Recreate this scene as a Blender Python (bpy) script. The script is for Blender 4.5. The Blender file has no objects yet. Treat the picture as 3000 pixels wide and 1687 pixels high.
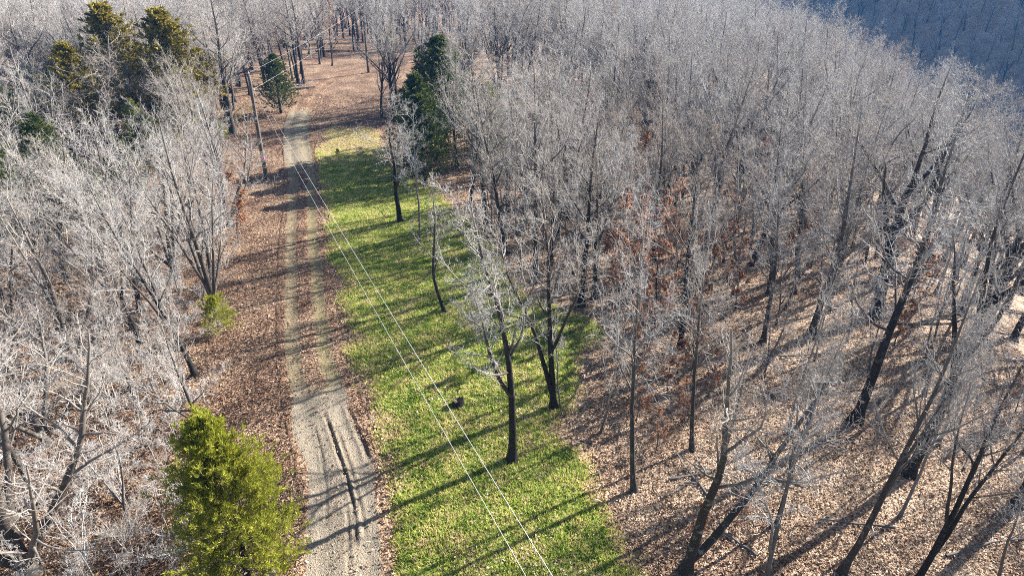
import bpy, math
import numpy as np
from mathutils import Vector

# ---------------------------------------------------------------- camera, sky, sun
SC = bpy.context.scene
COL = SC.collection
CAMH, PITCH, FPX = 19.2, 26.0, 1911.0
cam_data = bpy.data.cameras.new("camera")
cam = bpy.data.objects.new("camera", cam_data)
COL.objects.link(cam)
cam.location = (0, 0, CAMH)
cam.rotation_euler = (math.radians(90 - PITCH), 0, 0)
cam_data.sensor_width = 36.0
cam_data.lens = FPX / 3000.0 * 36.0
cam_data.clip_start = 0.2
cam_data.clip_end = 5000
SC.camera = cam

SUN_AZ, SUN_EL = 58.0, 29.5          # clockwise from +Y, degrees
world = bpy.data.worlds.new("World")
SC.world = world
world.use_nodes = True
wn = world.node_tree
wn.nodes.clear()
sky = wn.nodes.new("ShaderNodeTexSky")
sky.sky_type = 'NISHITA'
sky.sun_disc = False
sky.sun_elevation = math.radians(SUN_EL)
sky.sun_rotation = math.radians(SUN_AZ)
bg = wn.nodes.new("ShaderNodeBackground")
bg.inputs['Strength'].default_value = 0.05
wo = wn.nodes.new("ShaderNodeOutputWorld")
wn.links.new(sky.outputs[0], bg.inputs['Color'])
wn.links.new(bg.outputs[0], wo.inputs['Surface'])
sun_l = bpy.data.lights.new("sun", 'SUN')
sun_l.energy = 5.0
sun_l.angle = math.radians(0.53)
sun_l.color = (1.0, 0.93, 0.84)
sun = bpy.data.objects.new("sun", sun_l)
COL.objects.link(sun)
az, el = math.radians(SUN_AZ), math.radians(SUN_EL)
SV = Vector((math.sin(az) * math.cos(el), math.cos(az) * math.cos(el), math.sin(el)))
sun.rotation_euler = SV.to_track_quat('Z', 'Y').to_euler()
sun.location = SV * 200
SC.view_settings.view_transform = 'Standard'
SC.view_settings.look = 'None'
SC.view_settings.exposure = 1.95
SC.view_settings.gamma = 1.0
SC.cycles.max_bounces = 4
SC.cycles.diffuse_bounces = 2
SC.cycles.glossy_bounces = 2
SC.cycles.transmission_bounces = 2
SC.cycles.volume_bounces = 0
SC.cycles.use_denoising = False
SC.cycles.sample_clamp_indirect = 4.0
SC.cycles.filter_width = 1.0

rng = np.random.default_rng(7)


# ---------------------------------------------------------------- terrain maths
def sstep(t):
    t = np.clip(t, 0, 1)
    return t * t * (3 - 2 * t)


def _hash(ix, iy, seed):
    n = np.sin(ix * 127.1 + iy * 311.7 + seed * 74.7) * 43758.5453
    return n - np.floor(n)


def vnoise(x, y, seed=0):
    ix, iy = np.floor(x), np.floor(y)
    fx, fy = x - ix, y - iy
    fx, fy = fx * fx * (3 - 2 * fx), fy * fy * (3 - 2 * fy)
    a, b = _hash(ix, iy, seed), _hash(ix + 1, iy, seed)
    c, d = _hash(ix, iy + 1, seed), _hash(ix + 1, iy + 1, seed)
    return (a + (b - a) * fx) * (1 - fy) + (c + (d - c) * fx) * fy


def fbm(x, y, seed=0):
    return vnoise(x, y, seed) * .55 + vnoise(x * 2.1, y * 2.1, seed + 3) * .3 + vnoise(x * 4.3, y * 4.3, seed + 5) * .15


def edge_d(x, y):
    return x - (16.0 + 0.22 * y)


def hgt(x, y):
    x = np.asarray(x, float)
    y = np.asarray(y, float)
    z = 4.2 * sstep((y - 58) / 72.0) * (1 - .9 * sstep((x - 2) / 34.0)) + 1.2 * sstep((-x - 30) / 60.0)
    z = z + (vnoise(x / 17.0, y / 17.0, 1) - .5) * 0.7
    d = edge_d(x, y)
    s = np.where(d > 0, np.sqrt(d * d + 49.0) - 7.0, 0.0)
    z1 = z - 0.58 * s
    u = .848 * x + .53 * y                      # across the valley
    hill = -62 + 0.95 * (u - 205) + (vnoise(x / 60.0, y / 60.0, 2) - .5) * 16
    hill = .5 * (hill + 82 - np.sqrt((hill - 82) ** 2 + 200.0))
    m = .5 * (z1 + hill + np.sqrt((z1 - hill) ** 2 + 100.0))
    return z1 + (m - z1) * sstep((u - 110) / 60.0)


CP, SP = math.cos(math.radians(PITCH)), math.sin(math.radians(PITCH))


def ray(px, py):
    u, v = px - 1500.0, py - 843.5
    return np.array([u, FPX * CP - v * SP, -(FPX * SP + v * CP)]) / FPX


def ground(px, py):
    """point of the ground seen at a photo pixel (3000 px wide)"""
    d = ray(px, py)
    t0, t = 0.0, 4.0
    while t < 900:
        p = d * t
        if CAMH + p[2] < float(hgt(p[0], p[1])):
            break
        t0 = t
        t *= 1.02
    for _ in range(30):
        m = .5 * (t0 + t)
        p = d * m
        if CAMH + p[2] < float(hgt(p[0], p[1])):
            t = m
        else:
            t0 = m
    p = d * t
    return np.array([p[0], p[1], float(hgt(p[0], p[1]))])


def gz(x, y):
    return float(hgt(x, y))


S2 = 3000 / 2576.0
G2 = lambda x, y: ground(x * S2, y * S2)


def height_at(p, py):
    """height of a thing standing at p whose top shows at photo row py"""
    d = ray(1500, py)
    return CAMH + d[2] / d[1] * p[1] - p[2]


def px_of(x, y, z):
    f = y * CP - (z - CAMH) * SP
    v = -(y * SP + (z - CAMH) * CP)
    return 1500 + FPX * x / f, 843.5 + FPX * v / f, f


# the track's centre line, lawn and clearing outlines, read off the photograph
_c = [(868, 1449), (872, 1300), (846, 1150), (803, 1000), (778, 880), (764, 700), (760, 600), (762, 520),
      (759, 430), (748, 350), (752, 300), (772, 250), (795, 222), (835, 198), (890, 184), (960, 176)]
_cp = np.array([G2(*q)[:2] for q in _c])
_dir0 = (_cp[0] - _cp[1]) / np.linalg.norm(_cp[0] - _cp[1])
_dir1 = np.array([1.0, 0.12])
_cp = np.vstack([_cp[0] + _dir0 * 22, _cp[0] + _dir0 * 8, _cp, _cp[-1] + _dir1 * 14, _cp[-1] + _dir1 * 40])


def smooth_line(P, step):
    out = []
    n = len(P)
    for i in range(n - 1):
        p0, p1, p2, p3 = P[max(i - 1, 0)], P[i], P[i + 1], P[min(i + 2, n - 1)]
        k = max(2, int(np.linalg.norm(p2 - p1) / 0.3))
        t = np.linspace(0, 1, k, endpoint=False)[:, None]
        out.append(.5 * ((2 * p1) + (-p0 + p2) * t + (2 * p0 - 5 * p1 + 4 * p2 - p3) * t ** 2 +
                         (-p0 + 3 * p1 - 3 * p2 + p3) * t ** 3))
    q = np.vstack(out + [P[-1:]])
    for _ in range(12):
        q[1:-1] = .25 * q[:-2] + .5 * q[1:-1] + .25 * q[2:]
    s = np.concatenate([[0], np.cumsum(np.linalg.norm(np.diff(q, axis=0), axis=1))])
    ss = np.arange(0, s[-1], step)
    return np.stack([np.interp(ss, s, q[:, 0]), np.interp(ss, s, q[:, 1])], 1), ss


TRK, TRS = smooth_line(_cp, 0.22)
TRT = np.gradient(TRK, axis=0)
TRT /= np.linalg.norm(TRT, axis=1)[:, None]
TRN = np.stack([TRT[:, 1], -TRT[:, 0]], 1)          # to the right of travel


def track_sv(x, y):
    """arc length and signed offset (right positive) from the centre line"""
    P = np.stack([np.ravel(x), np.ravel(y)], 1)
    C = TRK[::6]
    best = np.full(len(P), 1e9)
    idx = np.zeros(len(P), int)
    for a in range(0, len(P), 20000):
        q = P[a:a + 20000]
        dd = ((q[:, None, :] - C[None]) ** 2).sum(2)
        idx[a:a + 20000] = dd.argmin(1) * 6
        best[a:a + 20000] = np.sqrt(dd.min(1))
    off = ((P - TRK[idx]) * TRN[idx]).sum(1)
    s = TRS[idx]
    return s.reshape(np.shape(x)), off.reshape(np.shape(x)), best.reshape(np.shape(x))


def poly_px(pts):
    return np.array([G2(*q)[:2] for q in pts])


def sdist(x, y, poly):
    """signed distance to a polygon, inside positive"""
    X, Y = np.ravel(x), np.ravel(y)
    ins = np.zeros(len(X), bool)
    dm = np.full(len(X), 1e9)
    n = len(poly)
    for i in range(n):
        a, b = poly[i], poly[(i + 1) % n]
        c = ((a[1] > Y) != (b[1] > Y)) & (X < (b[0] - a[0]) * (Y - a[1]) / (b[1] - a[1] + 1e-12) + a[0])
        ins ^= c
        ab = b - a
        t = np.clip(((X - a[0]) * ab[0] + (Y - a[1]) * ab[1]) / (ab @ ab + 1e-12), 0, 1)
        dm = np.minimum(dm, np.hypot(X - a[0] - t * ab[0], Y - a[1] - t * ab[1]))
    return np.where(ins, dm, -dm).reshape(np.shape(x))


_lr = [(1640, 1449), (1590, 1330), (1500, 1190), (1440, 1090), (1470, 960), (1520, 870), (1490, 800), (1310, 745),
       (1270, 660), (1190, 560), (1100, 480), (985, 400), (975, 335), (900, 318)]
_ll = [(815, 330), (788, 390), (800, 500), (828, 640), (858, 780), (882, 900), (920, 1000), (975, 1150), (990, 1300), (955, 1449)]
LAWN = np.vstack([poly_px(_lr), poly_px(_ll), [[-3.6, 11.0], [-1.0, 2.0], [8.0, 2.0], [6.5, 12.0]]])
CLEAR = np.vstack([poly_px(_lr), poly_px([(930, 300), (985, 235), (1010, 180), (1000, 150), (920, 140), (840, 150), (770, 195), (720, 218),
                                          (640, 250), (565, 340), (590, 450), (603, 640), (545, 820), (480, 970), (640, 1300), (690, 1449)]),
                   [[-9.5, 10.0], [-6.0, 2.0], [8.0, 2.0], [6.5, 12.0]]])


# ---------------------------------------------------------------- mesh helpers
def make_mesh(name, V, F, mat, attrs=None, smooth=True):
    """V (n,3), F (m,k) all faces with k corners"""
    V = np.ascontiguousarray(V, dtype=np.float32)
    F = np.ascontiguousarray(F, dtype=np.int32)
    me = bpy.data.meshes.new(name)
    me.vertices.add(len(V))
    me.vertices.foreach_set("co", V.ravel())
    k = F.shape[1]
    me.loops.add(F.size)
    me.loops.foreach_set("vertex_index", F.ravel())
    me.polygons.add(len(F))
    me.polygons.foreach_set("loop_start", np.arange(0, F.size, k, dtype=np.int32))
    me.polygons.foreach_set("loop_total", np.full(len(F), k, dtype=np.int32))
    me.polygons.foreach_set("use_smooth", np.full(len(F), smooth, dtype=bool))
    for an, av in (attrs or {}).items():
        a = me.attributes.new(an, 'FLOAT', 'POINT')
        a.data.foreach_set("value", np.ascontiguousarray(av, dtype=np.float32))
    me.update()
    me.validate()
    if mat:
        me.materials.append(mat)
    return me


def add(name, me, parent=None, loc=None, **props):
    o = bpy.data.objects.new(name, me)
    COL.objects.link(o)
    if parent is not None:
        o.parent = parent
    if loc is not None:
        o.location = loc
    for k, v in props.items():
        o[k] = v
    return o


def norm(v):
    return v / (np.linalg.norm(v, axis=-1, keepdims=True) + 1e-9)


def tubes(pts, rad, K):
    """pts (B,S+1,3), rad (B,S+1) -> V, F(quads), thick"""
    B, S1, _ = pts.shape
    tan = np.empty_like(pts)
    tan[:, 1:-1] = pts[:, 2:] - pts[:, :-2]
    tan[:, 0] = pts[:, 1] - pts[:, 0]
    tan[:, -1] = pts[:, -1] - pts[:, -2]
    tan = norm(tan)
    ref = np.zeros((B, 1, 3))
    m = np.abs(tan[:, :1, 2]) > 0.8
    ref[..., 0] = np.where(m, 1, 0)
    ref[..., 2] = np.where(m, 0, 1)
    ref = np.broadcast_to(ref, tan.shape)
    a = norm(np.cross(tan, ref))
    b = np.cross(tan, a)
    th = np.arange(K) * 2 * math.pi / K
    V = pts[:, :, None, :] + rad[:, :, None, None] * (a[:, :, None, :] * np.cos(th)[None, None, :, None] + b[:, :, None, :] * np.sin(th)[None, None, :, None])
    base = (np.arange(B)[:, None, None] * S1 + np.arange(S1 - 1)[None, :, None]) * K
    k0 = np.arange(K)[None, None, :]
    k1 = (k0 + 1) % K
    F = np.stack([base + k0, base + K + k0, base + K + k1, base + k1], -1).reshape(-1, 4)
    T = np.repeat(rad.reshape(-1), K)
    return V.reshape(-1, 3), F, T


def merge(parts):
    Vs, Fs, Ts, n = [], [], [], 0
    for V, F, T in parts:
        Vs.append(V)
        Fs.append(F + n)
        Ts.append(T)
        n += len(V)
    return np.vstack(Vs), np.vstack(Fs), np.concatenate(Ts)


# ---------------------------------------------------------------- materials
def new_mat(name):
    m = bpy.data.materials.new(name)
    m.use_nodes = True
    nt = m.node_tree
    b = nt.nodes["Principled BSDF"]
    return m, nt, b


def N(nt, typ, **kw):
    n = nt.nodes.new(typ)
    for k, v in kw.items():
        if k in n.inputs.keys():
            n.inputs[k].default_value = v
        else:
            setattr(n, k, v)
    return n


def ramp(nt, src, stops, interp='LINEAR'):
    r = nt.nodes.new("ShaderNodeValToRGB")
    r.color_ramp.interpolation = interp
    e = r.color_ramp.elements
    while len(e) < len(stops):
        e.new(.5)
    for i, (p, c) in enumerate(stops):
        e[i].position = p
        e[i].color = (*c, 1) if len(c) == 3 else c
    nt.links.new(src, r.inputs[0])
    return r.outputs[0]


def mix(nt, fac, a, b, typ='MIX'):
    m = nt.nodes.new("ShaderNodeMix")
    m.data_type = 'RGBA'
    m.blend_type = typ
    for sock, val in ((m.inputs[0], fac), (m.inputs[6], a), (m.inputs[7], b)):
        if hasattr(val, 'is_linked'):
            nt.links.new(val, sock)
        elif isinstance(val, (int, float)):
            sock.default_value = val
        else:
            sock.default_value = (*val, 1)
    return m.outputs[2]


def math_n(nt, op, a, b=None, c=None, clamp=False):
    m = nt.nodes.new("ShaderNodeMath")
    m.operation = op
    m.use_clamp = clamp
    for i, val in enumerate((a, b, c)):
        if val is None:
            continue
        if hasattr(val, 'is_linked'):
            nt.links.new(val, m.inputs[i])
        else:
            m.inputs[i].default_value = val
    return m.outputs[0]


def noise(nt, vec, scale, detail=3, rough=.6):
    n = N(nt, "ShaderNodeTexNoise")
    n.inputs['Scale'].default_value = scale
    n.inputs['Detail'].default_value = detail
    n.inputs['Roughness'].default_value = rough
    nt.links.new(vec, n.inputs['Vector'])
    return n.outputs['Fac']


def voro(nt, vec, scale, out='Color', rand=1.0):
    n = N(nt, "ShaderNodeTexVoronoi")
    n.inputs['Scale'].default_value = scale
    n.inputs['Randomness'].default_value = rand
    nt.links.new(vec, n.inputs['Vector'])
    return n.outputs[out]


def attr(nt, name):
    n = N(nt, "ShaderNodeAttribute")
    n.attribute_name = name
    return n.outputs['Fac']


def worldpos(nt):
    return N(nt, "ShaderNodeNewGeometry").outputs['Position']


def bump(nt, h, b, strength, dist):
    n = N(nt, "ShaderNodeBump")
    n.inputs['Strength'].default_value = strength
    n.inputs['Distance'].default_value = dist
    nt.links.new(h, n.inputs['Height'])
    nt.links.new(n.outputs[0], b.inputs['Normal'])


LEAF_STOPS = [(0.0, (.05, .028, .02)), (.2, (.13, .07, .045)), (.42, (.26, .162, .10)), (.64, (.42, .30, .20)), (.85, (.56, .44, .325)), (1.0, (.68, .57, .46))]


def litter_nodes(nt):
    """colour and height of dead oak leaves lying on the soil"""
    p = worldpos(nt)
    warp = N(nt, "ShaderNodeTexNoise")
    warp.inputs['Scale'].default_value = 5.0
    nt.links.new(p, warp.inputs['Vector'])
    vm = N(nt, "ShaderNodeVectorMath", operation='MULTIPLY_ADD')
    nt.links.new(warp.outputs['Color'], vm.inputs[0])
    vm.inputs[1].default_value = (.16, .16, .16)
    nt.links.new(p, vm.inputs[2])
    q = vm.outputs[0]
    sep = N(nt, "ShaderNodeSeparateColor")
    nt.links.new(voro(nt, q, 13.0), sep.inputs[0])
    c1 = sep.outputs[0]
    sep2 = N(nt, "ShaderNodeSeparateColor")
    nt.links.new(voro(nt, q, 25.0), sep2.inputs[0])
    c2 = sep2.outputs[1]
    f = math_n(nt, 'MULTIPLY_ADD', c1, .55, math_n(nt, 'MULTIPLY', c2, .45))
    big = noise(nt, p, .35, 4)
    f = math_n(nt, 'ADD', f, math_n(nt, 'MULTIPLY_ADD', big, .9, -.45), clamp=True)
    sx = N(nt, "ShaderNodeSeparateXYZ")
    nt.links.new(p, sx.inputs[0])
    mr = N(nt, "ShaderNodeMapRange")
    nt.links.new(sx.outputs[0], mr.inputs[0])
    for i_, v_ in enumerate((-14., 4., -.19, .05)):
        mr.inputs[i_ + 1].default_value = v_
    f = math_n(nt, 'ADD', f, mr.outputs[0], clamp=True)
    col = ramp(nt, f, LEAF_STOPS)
    d1 = voro(nt, q, 13.0, 'Distance')
    d2 = voro(nt, q, 25.0, 'Distance')
    h = math_n(nt, 'ADD', math_n(nt, 'ADD', d1, d2), math_n(nt, 'MULTIPLY', c1, 1.0))
    return col, h, p


def mat_litter():
    m, nt, b = new_mat("leaf_litter_ground")
    col, h, p = litter_nodes(nt)
    nt.links.new(col, b.inputs['Base Color'])
    b.inputs['Roughness'].default_value = .8
    b.inputs['Specular IOR Level'].default_value = .25
    bump(nt, h, b, .9, .05)
    return m


def mat_track():
    m, nt, b = new_mat("dirt_track")
    col, h, p = litter_nodes(nt)
    g = noise(nt, p, 26, 4, .75)
    peb = voro(nt, p, 30, 'Distance')
    big = noise(nt, p, .8, 4)
    dirt = ramp(nt, g, [(.25, (.11, .09, .068)), (.5, (.26, .22, .17)), (.72, (.41, .355, .285))])
    dirt = mix(nt, math_n(nt, 'MULTIPLY', big, .55), dirt, (.26, .23, .17), 'MIX')
    moss = math_n(nt, 'MULTIPLY', attr(nt, "moss"), ramp(nt, noise(nt, p, 2.2, 4), [(.38, (0, 0, 0)), (.62, (1, 1, 1))]))
    dirt = mix(nt, math_n(nt, 'MULTIPLY', moss, .7), dirt, (.21, .205, .075))
    dirt = mix(nt, math_n(nt, 'MULTIPLY', math_n(nt, 'SUBTRACT', 1.0, attr(nt, "gravel")), .6), dirt, mix(nt, 1.0, dirt, (.80, .68, .52), 'MULTIPLY'))
    mud = attr(nt, "mud")
    dirt = mix(nt, math_n(nt, 'MULTIPLY', mud, .7, clamp=True), dirt, (.055, .043, .032))
    e = math_n(nt, 'ADD', attr(nt, "bare"), math_n(nt, 'MULTIPLY_ADD', noise(nt, p, 3.0, 5, .7), 1.1, -.55))
    k = ramp(nt, e, [(.42, (0, 0, 0)), (.56, (1, 1, 1))])
    c = mix(nt, k, col, dirt)
    nt.links.new(c, b.inputs['Base Color'])
    b.inputs['Roughness'].default_value = .9
    b.inputs['Specular IOR Level'].default_value = .15
    hh = math_n(nt, 'ADD', h, math_n(nt, 'MULTIPLY', math_n(nt, 'ADD', g, peb), .7))
    bump(nt, hh, b, .8, .035)
    return m


GREENS = [(.0, (.05, .09, .014)), (.32, (.14, .24, .03)), (.44, (.40, .49, .085)), (.60, (.60, .58, .19)), (.80, (.68, .58, .34)), (1.0, (.56, .43, .28))]


def mat_lawn():
    m, nt, b = new_mat("lawn_soil")
    col, h, p = litter_nodes(nt)
    f = math_n(nt, 'MULTIPLY_ADD', noise(nt, p, 14, 5, .7), .75, math_n(nt, 'MULTIPLY', noise(nt, p, .5, 4), .35))
    g = ramp(nt, f, [(.25, (.04, .06, .012)), (.5, (.13, .19, .03)), (.75, (.28, .30, .08))])
    e = math_n(nt, 'ADD', attr(nt, "inside"), math_n(nt, 'MULTIPLY_ADD', noise(nt, p, 1.6, 5, .7), 1.2, -.6))
    k = ramp(nt, e, [(.3, (0, 0, 0)), (.6, (1, 1, 1))])
    c = mix(nt, k, col, g)
    nt.links.new(c, b.inputs['Base Color'])
    b.inputs['Roughness'].default_value = .9
    b.inputs['Specular IOR Level'].default_value = .1
    bump(nt, noise(nt, p, 22, 4, .8), b, .8, .06)
    return m


def mat_grass():
    m, nt, b = new_mat("grass_blades")
    p = worldpos(nt)
    f = math_n(nt, 'MULTIPLY_ADD', attr(nt, "rnd"), .45, math_n(nt, 'MULTIPLY_ADD', noise(nt, p, .55, 5, .7), 1.2, math_n(nt, 'MULTIPLY_ADD', noise(nt, p, 2.6, 4, .7), 1.1, -.86)))
    c = ramp(nt, f, GREENS)
    nt.links.new(c, b.inputs['Base Color'])
    b.inputs['Roughness'].default_value = .55
    b.inputs['Specular IOR Level'].default_value = .3
    tr = N(nt, "ShaderNodeBsdfTranslucent")
    nt.links.new(c, tr.inputs[0])
    ms = N(nt, "ShaderNodeMixShader")
    ms.inputs[0].default_value = .5
    nt.links.new(b.outputs[0], ms.inputs[1])
    nt.links.new(tr.outputs[0], ms.inputs[2])
    nt.links.new(ms.outputs[0], nt.nodes["Material Output"].inputs[0])
    return m


def mat_leaf(name, stops, trans=.3, spec=.25):
    m, nt, b = new_mat(name)
    c = ramp(nt, attr(nt, "rnd"), stops)
    oi = N(nt, "ShaderNodeObjectInfo").outputs['Random']
    c = mix(nt, math_n(nt, 'MULTIPLY', oi, .25), c, mix(nt, 1.0, c, (.7, .75, .6), 'MULTIPLY'))
    nt.links.new(c, b.inputs['Base Color'])
    b.inputs['Roughness'].default_value = .6
    b.inputs['Specular IOR Level'].default_value = spec
    tr = N(nt, "ShaderNodeBsdfTranslucent")
    nt.links.new(c, tr.inputs[0])
    ms = N(nt, "ShaderNodeMixShader")
    ms.inputs[0].default_value = trans
    nt.links.new(b.outputs[0], ms.inputs[1])
    nt.links.new(tr.outputs[0], ms.inputs[2])
    nt.links.new(ms.outputs[0], nt.nodes["Material Output"].inputs[0])
    return m


def mat_bark(name, dark, mid, pale, lichen=.35):
    """bark is darkest and roughest on thick wood, smooth and pale on twigs; sun and shade contrast is partly in these tones"""
    m, nt, b = new_mat(name)
    tc = N(nt, "ShaderNodeTexCoord").outputs['Object']
    mp = N(nt, "ShaderNodeMapping")
    mp.inputs['Scale'].default_value = (1, 1, .22)
    nt.links.new(tc, mp.inputs[0])
    t = attr(nt, "thick")
    base = ramp(nt, math_n(nt, 'MULTIPLY', t, 5.0), [(.03, pale), (.22, mid), (.6, dark)])  # bark tones by thickness, widened to paint in trunk shade and sunlit twigs
    fur = noise(nt, mp.outputs[0], 22, 4, .75)
    c = mix(nt, math_n(nt, 'MULTIPLY', fur, .75), base, mix(nt, 1.0, base, (.35, .34, .33), 'MULTIPLY'))
    pat = ramp(nt, noise(nt, tc, 2.6, 5, .7), [(.55, (0, 0, 0)), (.66, (1, 1, 1))])
    c = mix(nt, math_n(nt, 'MULTIPLY', pat, lichen), c, (.42, .43, .39))
    oi = N(nt, "ShaderNodeObjectInfo").outputs['Random']
    c = mix(nt, math_n(nt, 'MULTIPLY', math_n(nt, 'POWER', oi, 1.6), 1.0), c, mix(nt, 1.0, c, (.68, .60, .53), 'MULTIPLY'))
    nt.links.new(c, b.inputs['Base Color'])
    b.inputs['Roughness'].default_value = .75
    b.inputs['Specular IOR Level'].default_value = .3
    bump(nt, fur, b, .7, .03)
    return m


def mat_simple(name, col, rough=.6, metal=0., scale=12., var=.35):
    m, nt, b = new_mat(name)
    tc = N(nt, "ShaderNodeTexCoord").outputs['Object']
    n = noise(nt, tc, scale, 4, .7)
    c = mix(nt, math_n(nt, 'MULTIPLY', n, var * 2), col, tuple(v * .45 for v in col))
    nt.links.new(c, b.inputs['Base Color'])
    b.inputs['Roughness'].default_value = rough
    b.inputs['Metallic'].default_value = metal
    return m


def mat_pole():
    m, nt, b = new_mat("weathered_pole_wood")
    tc = N(nt, "ShaderNodeTexCoord").outputs['Object']
    mp = N(nt, "ShaderNodeMapping")
    mp.inputs['Scale'].default_value = (14, 14, .7)
    nt.links.new(tc, mp.inputs[0])
    n = noise(nt, mp.outputs[0], 3.0, 5, .7)
    c = ramp(nt, n, [(.3, (.04, .032, .025)), (.55, (.115, .095, .075)), (.75, (.26, .235, .20))])
    nt.links.new(c, b.inputs['Base Color'])
    b.inputs['Roughness'].default_value = .85
    bump(nt, n, b, .5, .02)
    return m


M_LITTER, M_TRACK, M_LAWN, M_GRASS = mat_litter(), mat_track(), mat_lawn(), mat_grass()
M_LEAF = mat_leaf("dead_leaves", LEAF_STOPS, .25)
M_RUST = mat_leaf("rust_oak_leaves", [(0, (.12, .04, .02)), (.35, (.33, .14, .07)), (.7, (.52, .28, .16)), (1, (.68, .50, .36))], .45)
M_CEDAR = mat_leaf("cedar_foliage", [(0, (.06, .08, .01)), (.35, (.20, .235, .022)), (.7, (.40, .40, .05)), (1, (.54, .50, .11))], .38)
M_CEDARD = mat_leaf("dark_cedar_foliage", [(0, (.025, .04, .008)), (.5, (.075, .105, .018)), (1, (.19, .21, .04))], .25)
M_CEDARG = mat_leaf("bronzed_cedar_foliage", [(0, (.08, .075, .01)), (.45, (.25, .21, .025)), (1, (.48, .37, .06))], .3)
M_BARK = mat_bark("grey_bark", (.065, .058, .052), (.19, .175, .165), (.66, .645, .63))
M_BARKP = mat_bark("pale_bark", (.11, .10, .09), (.28, .265, .25), (.64, .625, .61), .55)
M_BARKB = mat_bark("dark_bark", (.024, .02, .018), (.11, .098, .09), (.62, .605, .585), .15)
M_BARKL = mat_bark("lichen_spotted_bark", (.06, .052, .046), (.22, .205, .19), (.68, .66, .64), .85)
M_POLE = mat_pole()


# ---------------------------------------------------------------- the ground
def axis(lo, hi, f0, f1, fine, growth):
    v = list(np.arange(f0, f1 + 1e-6, fine))
    s, x = fine, f1
    while x < hi:
        s *= growth
        x += s
        v.append(x)
    s, x = fine, f0
    while x > lo:
        s *= growth
        x -= s
        v.insert(0, x)
    return np.array(v)


gx = axis(-560, 760, -55, 60, .7, 1.12)
gy = axis(-260, 860, 0, 125, .7, 1.12)
X, Y = np.meshgrid(gx, gy)
Z = hgt(X, Y)
ts, toff, tdist = track_sv(X, Y)
Z = Z - .14 * sstep((1.75 - tdist) / .5)
Z = Z + (vnoise(X / 1.3, Y / 1.3, 9) - .5) * .10 * sstep((tdist - 2.5) / 1.5)
ny, nx = X.shape
I = np.arange(ny * nx).reshape(ny, nx)
F = np.stack([I[:-1, :-1], I[:-1, 1:], I[1:, 1:], I[1:, :-1]], -1).reshape(-1, 4)
gm = make_mesh("ground", np.stack([X, Y, Z], -1).reshape(-1, 3), F, M_LITTER)
add("ground", gm, kind="structure", label="woodland floor covered in fallen oak leaves")


def nvz(s, off):
    """track relief: wheel paths, crown, muddy tyre ruts near the camera end, plus masks"""
    z = np.zeros_like(off)
    wp = np.exp(-((np.abs(off) - .82) / .34) ** 2)
    z -= .05 * wp
    z += .03 * np.exp(-(off / .4) ** 2)
    return z, wp


# arc length of photo rows, to know where the bare gravel begins and ends
def s_of(x, y):
    g = G2(x, y)
    return float(track_sv(np.array([g[0]]), np.array([g[1]]))[0][0])


S_G0, S_G1 = s_of(868, 1400), s_of(835, 1060)
S_B0, S_B1 = s_of(759, 415), s_of(750, 310)
offs = np.arange(-2.2, 2.2001, .07)
U, O = np.meshgrid(TRS, offs, indexing='ij')
wob = (vnoise(U / 3.1, U * 0 + 3, 11) - .5) * .45
PX = TRK[:, 0][:, None] + TRN[:, 0][:, None] * O
PY = TRK[:, 1][:, None] + TRN[:, 1][:, None] * O
zz, wp = nvz(U, O + wob * .4)
gravel = sstep((U - S_G0 + 4) / 4) * (1 - sstep((U - S_G1 - 1) / 3.0))
openb = sstep((U - S_B0 + 5) / 7) * (1 - sstep((U - S_B1 - 4) / 12.0))
far = sstep((U - S_B1) / 10)
# deep tyre ruts in the gravel stretch
rut = np.zeros_like(O)
for a, b, w, dep, s0, s1 in ((.02, .42, .075, 1.0, S_G0 + .3, S_G1 + .6), (.30, .72, .07, .6, S_G0 + 1, S_G1 - 1),
                             (1.18, 1.32, .12, .9, S_G0 + 5.0, S_G1 + .8), (1.42, 1.55, .07, .7, S_G0 + 5.5, S_G1 + .5),
                             (-.75, -.55, .06, .35, S_G0 + 2, S_G1 - .5), (.12, .1, .08, .5, S_G0 - 2, S_G0 + 3)):
    t = (U - s0) / max(s1 - s0, .1)
    c = a + (b - a) * (1 - t) if a >= 0 else a + (b - a) * t
    c = c + (vnoise(U * .9, U * 0 + a * 7, 21) - .5) * .12
    prof = np.exp(-((O - c) / w) ** 2) * sstep(t * 8) * sstep((1 - t) * 8) * dep
    brk = .7 + .4 * sstep((vnoise(U * 2.3, O * 4, 31) - .2) * 2.2)
    rut = np.maximum(rut, prof * brk)
    zz += .045 * np.exp(-((np.abs(O - c) - w * 1.9) / (w * .8)) ** 2) * sstep(t * 8) * sstep((1 - t) * 8) * dep * brk
zz -= .08 * rut
edge = 2.0 - np.abs(O)
zz = zz + .03 - .25 * sstep((.35 - edge) / .5)
zz += (vnoise(PX * 5, PY * 5, 41) - .5) * .025
PZ = hgt(PX, PY) + zz
bare = np.maximum(gravel * sstep((1.62 - np.abs(O + wob)) / .6), 1.0 * sstep((.54 - np.abs(np.abs(O + wob * .5) - .85)) / .3))
bare = np.maximum(bare, openb * sstep((1.75 - np.abs(O + .15)) / .6))
bare = np.maximum(bare * (1 - .75 * far), far * .08 * sstep((1.2 - np.abs(O)) / .9))
moss = (1 - gravel) * (.35 + .65 * sstep((O - .2) / .4) * (1 - far)) * (1 - .5 * openb)
nu, no = U.shape
I = np.arange(nu * no).reshape(nu, no)
F = np.stack([I[:-1, :-1], I[:-1, 1:], I[1:, 1:], I[1:, :-1]], -1).reshape(-1, 4)[:, ::-1]
tm = make_mesh("dirt_track", np.stack([PX, PY, PZ], -1).reshape(-1, 3), F, M_TRACK,
               {"bare": bare.ravel(), "moss": moss.ravel(), "mud": rut.ravel(), "gravel": np.maximum(gravel, openb * .8).ravel()})
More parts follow.
